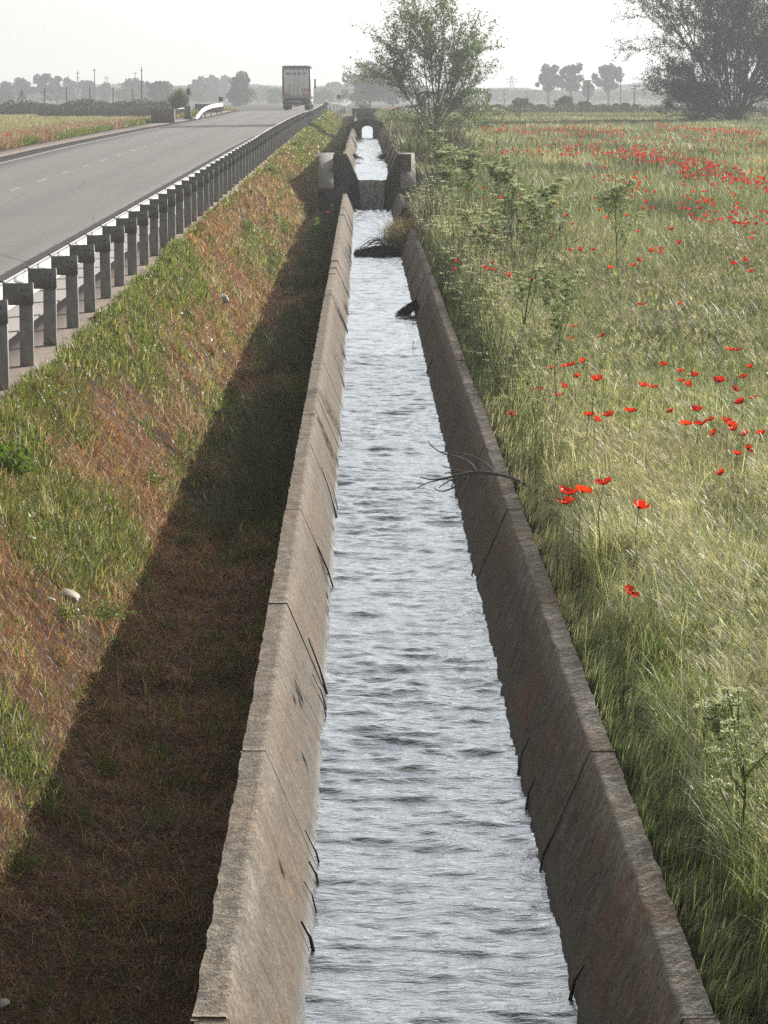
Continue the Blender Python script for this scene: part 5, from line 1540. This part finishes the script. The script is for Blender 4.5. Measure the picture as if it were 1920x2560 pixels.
# ------------------------------------------------------------------ brush and debris in the channel
wz = lambda Y: float(ZC - cht(Y) - .57)
br = thing('brush_pile', (.9, 64.5, wz(64.5)), 'black tangle of wet dead twigs arching across the channel', 'brush pile')
O = np.array(br.location); g = Geo(); rr_ = np.random.default_rng(3)
for k in range(190):
    y = 64.3 + rr_.uniform(-.5, 1.6); xs0 = rr_.uniform(.5, 1.1); reach = xs0 + rr_.uniform(.25, 1.25); zz0 = wz(64.5)
    xe = max(-.18, xs0 - (reach if rr_.random() < .7 else reach * .4)); top_ = (.46 * rr_.uniform(.4, 1) if k < 30 else .16 * rr_.random()) + .02
    t = np.linspace(0, 1, 7); X = xs0 + (xe - xs0) * t
    Z = zz0 + top_ * np.sin(math.pi * (t * .85 + .12)) * (1 - .45 * t) + rr_.normal(0, .012, 7)
    g.tube(np.stack([X, y + rr_.normal(0, .12, 7).cumsum() * .8, Z + rr_.normal(0, .012, 7).cumsum()], 1), np.linspace(.009, .004, 7), 3)
g.build('twigs', M['wet'], br, O)
g = Geo(); n = 1300; P_ = np.stack([1.0 - 1.2 * rr_.random(n) ** 1.3, 64.4 + rr_.uniform(-.35, .7, n), wz(64.5) + rr_.uniform(-.02, .05, n) * (.5 + rr_.random(n))], 1)
leaves(g, P_, .07, np.tile((.025, .02, .016), (n, 1)), ratio=.25); g.build('matted_debris', M['stalk'], br, O)
ts = thing('grass_tussock', (1.10, 66.9, wz(66) + .2), 'brown-green grass tussock growing in the gap of the right wall', 'grass tussock')
n = 3200; g = Geo(); aa = rng.normal(3.4, 1.1, n); rad = rng.random(n) ** .6
blades(g, np.stack([1.06 + rng.normal(0, .20, n), 66.9 + rng.normal(0, 1.1, n), wz(66) + .15 + 0 * aa], 1), rng.uniform(.3, .75, n), np.full(n, .012), aa, rng.uniform(.4, 1.9, n), 
       np.where((rng.random(n) < .35)[:, None], tints(n, (.28, .15, .08), (.38, .25, .15)), tints(n, (.12, .12, .05), (.28, .27, .13))), 4)
g.build('blades', M['grass'], ts, np.array(ts.location))
b4 = thing('brush_clump', (.78, 47.2, wz(47)), 'small black clump of wet roots clinging to the right wall at the water', 'brush pile')
O = np.array(b4.location); g = Geo()
for k in range(110):
    t = np.linspace(0, 1, 6); xe = .86 - rr_.uniform(.05, .32); y = 47.1 + rr_.uniform(-.5, .5)
    Z = wz(47) + .02 + .24 * rr_.uniform(.5, 1) * (1 - t) ** .8 ; g.tube(np.stack([.93 + (xe - .93) * t ** .7, y + 0 * t + rr_.normal(0, .02, 6), Z], 1), np.linspace(.009, .003, 6), 3)
g.build('twigs', M['wet'], b4, O)
# shrubs hanging over the upper channel
for i, (px, py, Y, lab) in enumerate(((893, 350, 132, 'dark twigs hanging over the left wall below the first footbridge'), (960, 395, 108, 'dark twigs at the right wall of the upper channel'), (886, 395, 104, 'black brush at the left wall above the waterfall'))):
    q = at(px, py, Y); o = thing('brush_clump', q, lab, 'brush pile'); g = Geo()
    s = 1 if i != 1 else -1
    for k in range(60):
        e = rr_.normal(0, 1, 3) * [.10, .5, .07] + [s * rr_.uniform(0, .2), 0, -.12 + rr_.uniform(0, .2)]; g.tube(np.array([[-s * .1, e[1] * .8, .12], e * .6 + [0, 0, .05], e]), [.012, .01, .006], 3)
    g.build('twigs', M['wet'], o)
# dead branch over the right wall, traced in its own plane and given depth
db = thing('dead_branch', at(1320, 1260, 22.6), 'bare grey forked branch hanging over the right wall into the channel', 'branch')
O = np.array(db.location); g = Geo()
def bz(l, dy, r0, r1):
    pts = np.array([at(1050 + a / 4.74, 1080 + b / 4.74, 22.6 + dy * (k / (len(l) - 1)) + e) for k, (a, b, e) in enumerate(l)])
    # smooth
    t = np.linspace(0, len(pts) - 1, len(pts) * 5); q = np.stack([np.interp(t, np.arange(len(pts)), pts[:, c]) for c in range(3)], 1)
    for _ in range(3): q[1:-1] = (q[:-2] + 2 * q[1:-1] + q[2:]) / 4
    g.tube(q, np.linspace(r0, r1, len(q)), 6)
bz([(1285, 1020, .1), (1300, 850, .1), (1325, 700, .05), (1270, 630, 0), (1130, 560, 0), (1000, 515, 0), (880, 490, 0), (700, 465, 0), (520, 490, 0), (300, 545, 0), (130, 570, 0), (0, 535, 0)], -.25, .018, .005)
bz([(1000, 520, 0), (850, 495, 0), (640, 490, 0), (450, 520, 0), (220, 570, 0), (90, 600, 0), (-20, 655, 0)], -.1, .010, .004)
bz([(890, 490, 0), (810, 400, 0), (690, 315, 0), (560, 265, 0), (400, 240, 0), (250, 235, 0)], .2, .008, .004)
bz([(660, 465, 0), (640, 410, 0), (560, 340, 0), (450, 295, 0), (330, 270, 0), (230, 235, 0), (130, 160, 0), (95, 105, 0)], .25, .010, .0035)
bz([(620, 475, 0), (460, 470, 0), (290, 490, 0)], .0, .008, .005)
bz([(530, 490, 0), (420, 445, 0), (330, 420, 0), (262, 400, 0)], .0, .008, .004)
bz([(560, 520, 0), (480, 600, 0), (380, 670, 0), (270, 705, 0), (200, 690, 0), (165, 655, 0)], -.1, .009, .004)
bz([(520, 520, 0), (380, 560, 0), (310, 600, 0), (225, 660, 0)], -.2, .007, .004)
bz([(1130, 545, 0), (1130, 640, 0), (1155, 740, 0)], .05, .018, .02)
g.build('branch', M['deadwood'], db, O)
# sticks stranded against the walls: (x0,y0) foot at the water, (x1,y1) upper end
def stick(px0, py0, px1, py1, side, r, label):
    """both ends lie on the sloping inner face of the wall"""
    def onface(px, py):
        d = ray(px, py); lo, hi = 6, 120
        for _ in range(50):
            m = (lo + hi) / 2; X = d[0] / d[1] * m; dep = -d[2] / d[1] * m - float(cht(m))
            xf = (XL + .118 + SL * dep) if side == 'l' else (XR - .118 - SL * dep)
            inside = (X > xf) if side == 'l' else (X < xf)
            if dep < 0 or inside: lo = m
            else: hi = m
        return np.array([d[0] / d[1] * lo, lo, ZC + d[2] / d[1] * lo])
    a, b = onface(px0, py0), onface(px1, py1)
    off = np.array([.015 if side == 'l' else -.015, 0, .012]); a = a + off; b = b + off
    o = thing('stick', a, label, 'stick', 'sticks stranded against the channel walls')
    g = Geo(); mdl = (a + b) / 2 + [.006 if side == 'l' else -.006, .03, 0]
    g.tube([a - [0, 0, .03], mdl, b], [r, r * .8, r * .5], 5); g.build('twig', M['wet'], o, a)
SK = [(819, 1757, 765, 1600, 'l', .010, 'thick black stick below the third joint of the left wall'), (812, 1775, 775, 1690, 'l', .006, 'thin stick beside the thick black one on the left wall'), (812, 1800, 790, 1740, 'l', .005, 'short stick under the thick black one on the left wall'),
      (804, 2200, 755, 2080, 'l', .007, 'pair-forming dark stick low on the left wall in the foreground'), (793, 2228, 765, 2160, 'l', .009, 'stubby black stick below the forked one on the left wall'), (785, 2282, 752, 2210, 'l', .005, 'thin stick at the water, left wall foreground'), (782, 2398, 745, 2310, 'l', .011, 'broken brown stick with bark near the bottom of the left wall'),
      (842, 1307, 800, 1170, 'l', .010, 'long black stick below the open joint of the left wall'), (843, 1280, 815, 1185, 'l', .006, 'thin stick beside the long one below the open joint'), (836, 1490, 790, 1370, 'l', .008, 'stick at the small standing wave, left wall'),
      (862, 980, 830, 880, 'l', .009, 'dark stick on the left wall abreast of the black root clump'), (860, 1140, 838, 1060, 'l', .008, 'dark stick above the open joint of the left wall'), (873, 845, 842, 770, 'l', .008, 'dark stick high up the left wall'), (868, 930, 850, 860, 'l', .006, 'thin stick next to the dark one high up the left wall'), (886, 680, 862, 620, 'l', .010, 'far dark stick on the left wall near the brush pile'),
      (1300, 1935, 1330, 1850, 'r', .007, 'dark stick at the waterline of the right wall, upper of two'), (1320, 2030, 1345, 1950, 'r', .009, 'black stick trailing in the water at the right wall'), (1355, 2190, 1385, 2100, 'r', .007, 'stick at the foot of the pale diagonal streak, right wall'), (1430, 2510, 1470, 2420, 'r', .010, 'nearest black stick at the foot of the right wall'),
      (1181, 1460, 1195, 1410, 'r', .008, 'dark twig on the right wall opposite the standing wave'), (1130, 1280, 1170, 1180, 'r', .006, 'thin twig under the dead branch on the right wall'), (1120, 1250, 1150, 1190, 'r', .008, 'dark twig beside the thin one under the dead branch'), (1063, 950, 1085, 900, 'r', .012, 'black stub sticking out of the water at the right wall'), (1000, 678, 1016, 645, 'r', .010, 'far dark stick on the right wall near the brush pile')]
for s_ in SK: stick(*s_)
tw = thing('twig', at(1035, 884, 41), 'small upright forked twig standing in the water by the right wall', 'twig')
g = Geo(); O = np.array(tw.location); g.tube([at(1045, 886, 41), at(1034, 883, 41), at(1032, 868, 41), at(1034, 850, 41)], [.010, .010, .006, .004], 5); g.tube([at(1034, 880, 41), at(1040, 866, 41)], [.006, .003], 4); g.tube([at(1034, 882, 41), at(1024, 872, 41)], [.006, .003], 4); g.build('twig_wood', M['wet'], tw, O)

# ------------------------------------------------------------------ stones and litter on the verge
def lump(name, px, py, sx, sy, sz, m, label, cat, seed, rz=0):
    q = on_ground(px, py, lambda X, Y: float(hground(X, Y)))
    rr_ = np.random.default_rng(seed)
    th = np.linspace(0, math.pi, 9); ph = np.linspace(0, 2 * math.pi, 15)
    P_ = np.zeros((9, 15, 3))
    for i, a in enumerate(th):
        for j, b in enumerate(ph):
            n_ = 1 + .18 * math.sin(3 * b + seed) * math.sin(a) + .12 * math.sin(5 * a + 2 * b * 1 + seed)
            b_ = b if j < 14 else 0
            n_ = 1 + (.18 * math.sin(3 * b_ + seed) + .12 * math.sin(2 * b_ + 5 * a)) * math.sin(a)
            P_[i, j] = (sx * n_ * math.sin(a) * math.cos(b_), sy * n_ * math.sin(a) * math.sin(b_), sz * n_ * math.cos(a))
    g = Geo(); g.grid(P_); o = g.build(name, M[m], smooth=True, loc=(q[0], q[1], float(q[2]) + sz * .5)); o.rotation_euler = (.1, .15, rz); tag(o, label, cat); return o
lump('stone', 168, 1490, .075, .17, .028, 'stone', 'pale flat stone lying in the verge at the shadow edge', 'stone', 1, .5)
lump('litter', 122, 1500, .035, .07, .015, 'plastic', 'crumpled white scrap left of the pale stone', 'litter', 2, .9)
lump('litter', 62, 1342, .05, .10, .012, 'grey', 'grey flattened wrapper above the pale stone', 'litter', 3, .8)
lump('plastic_bottle', 556, 752, .09, .16, .07, 'plastic', 'crushed clear white bottle on the sunny verge', 'litter', 4, .3)
lump('litter', 524, 853, .05, .06, .03, 'plastic', 'small white paper scrap below the crushed bottle', 'litter', 5)
lump('litter', 450, 785, .04, .06, .02, 'plastic', 'tiny white scrap left of the crushed bottle', 'litter', 6)
lump('litter', 5, 2510, .03, .05, .01, 'plastic', 'white scrap in the shadow at the lower left corner', 'litter', 7)
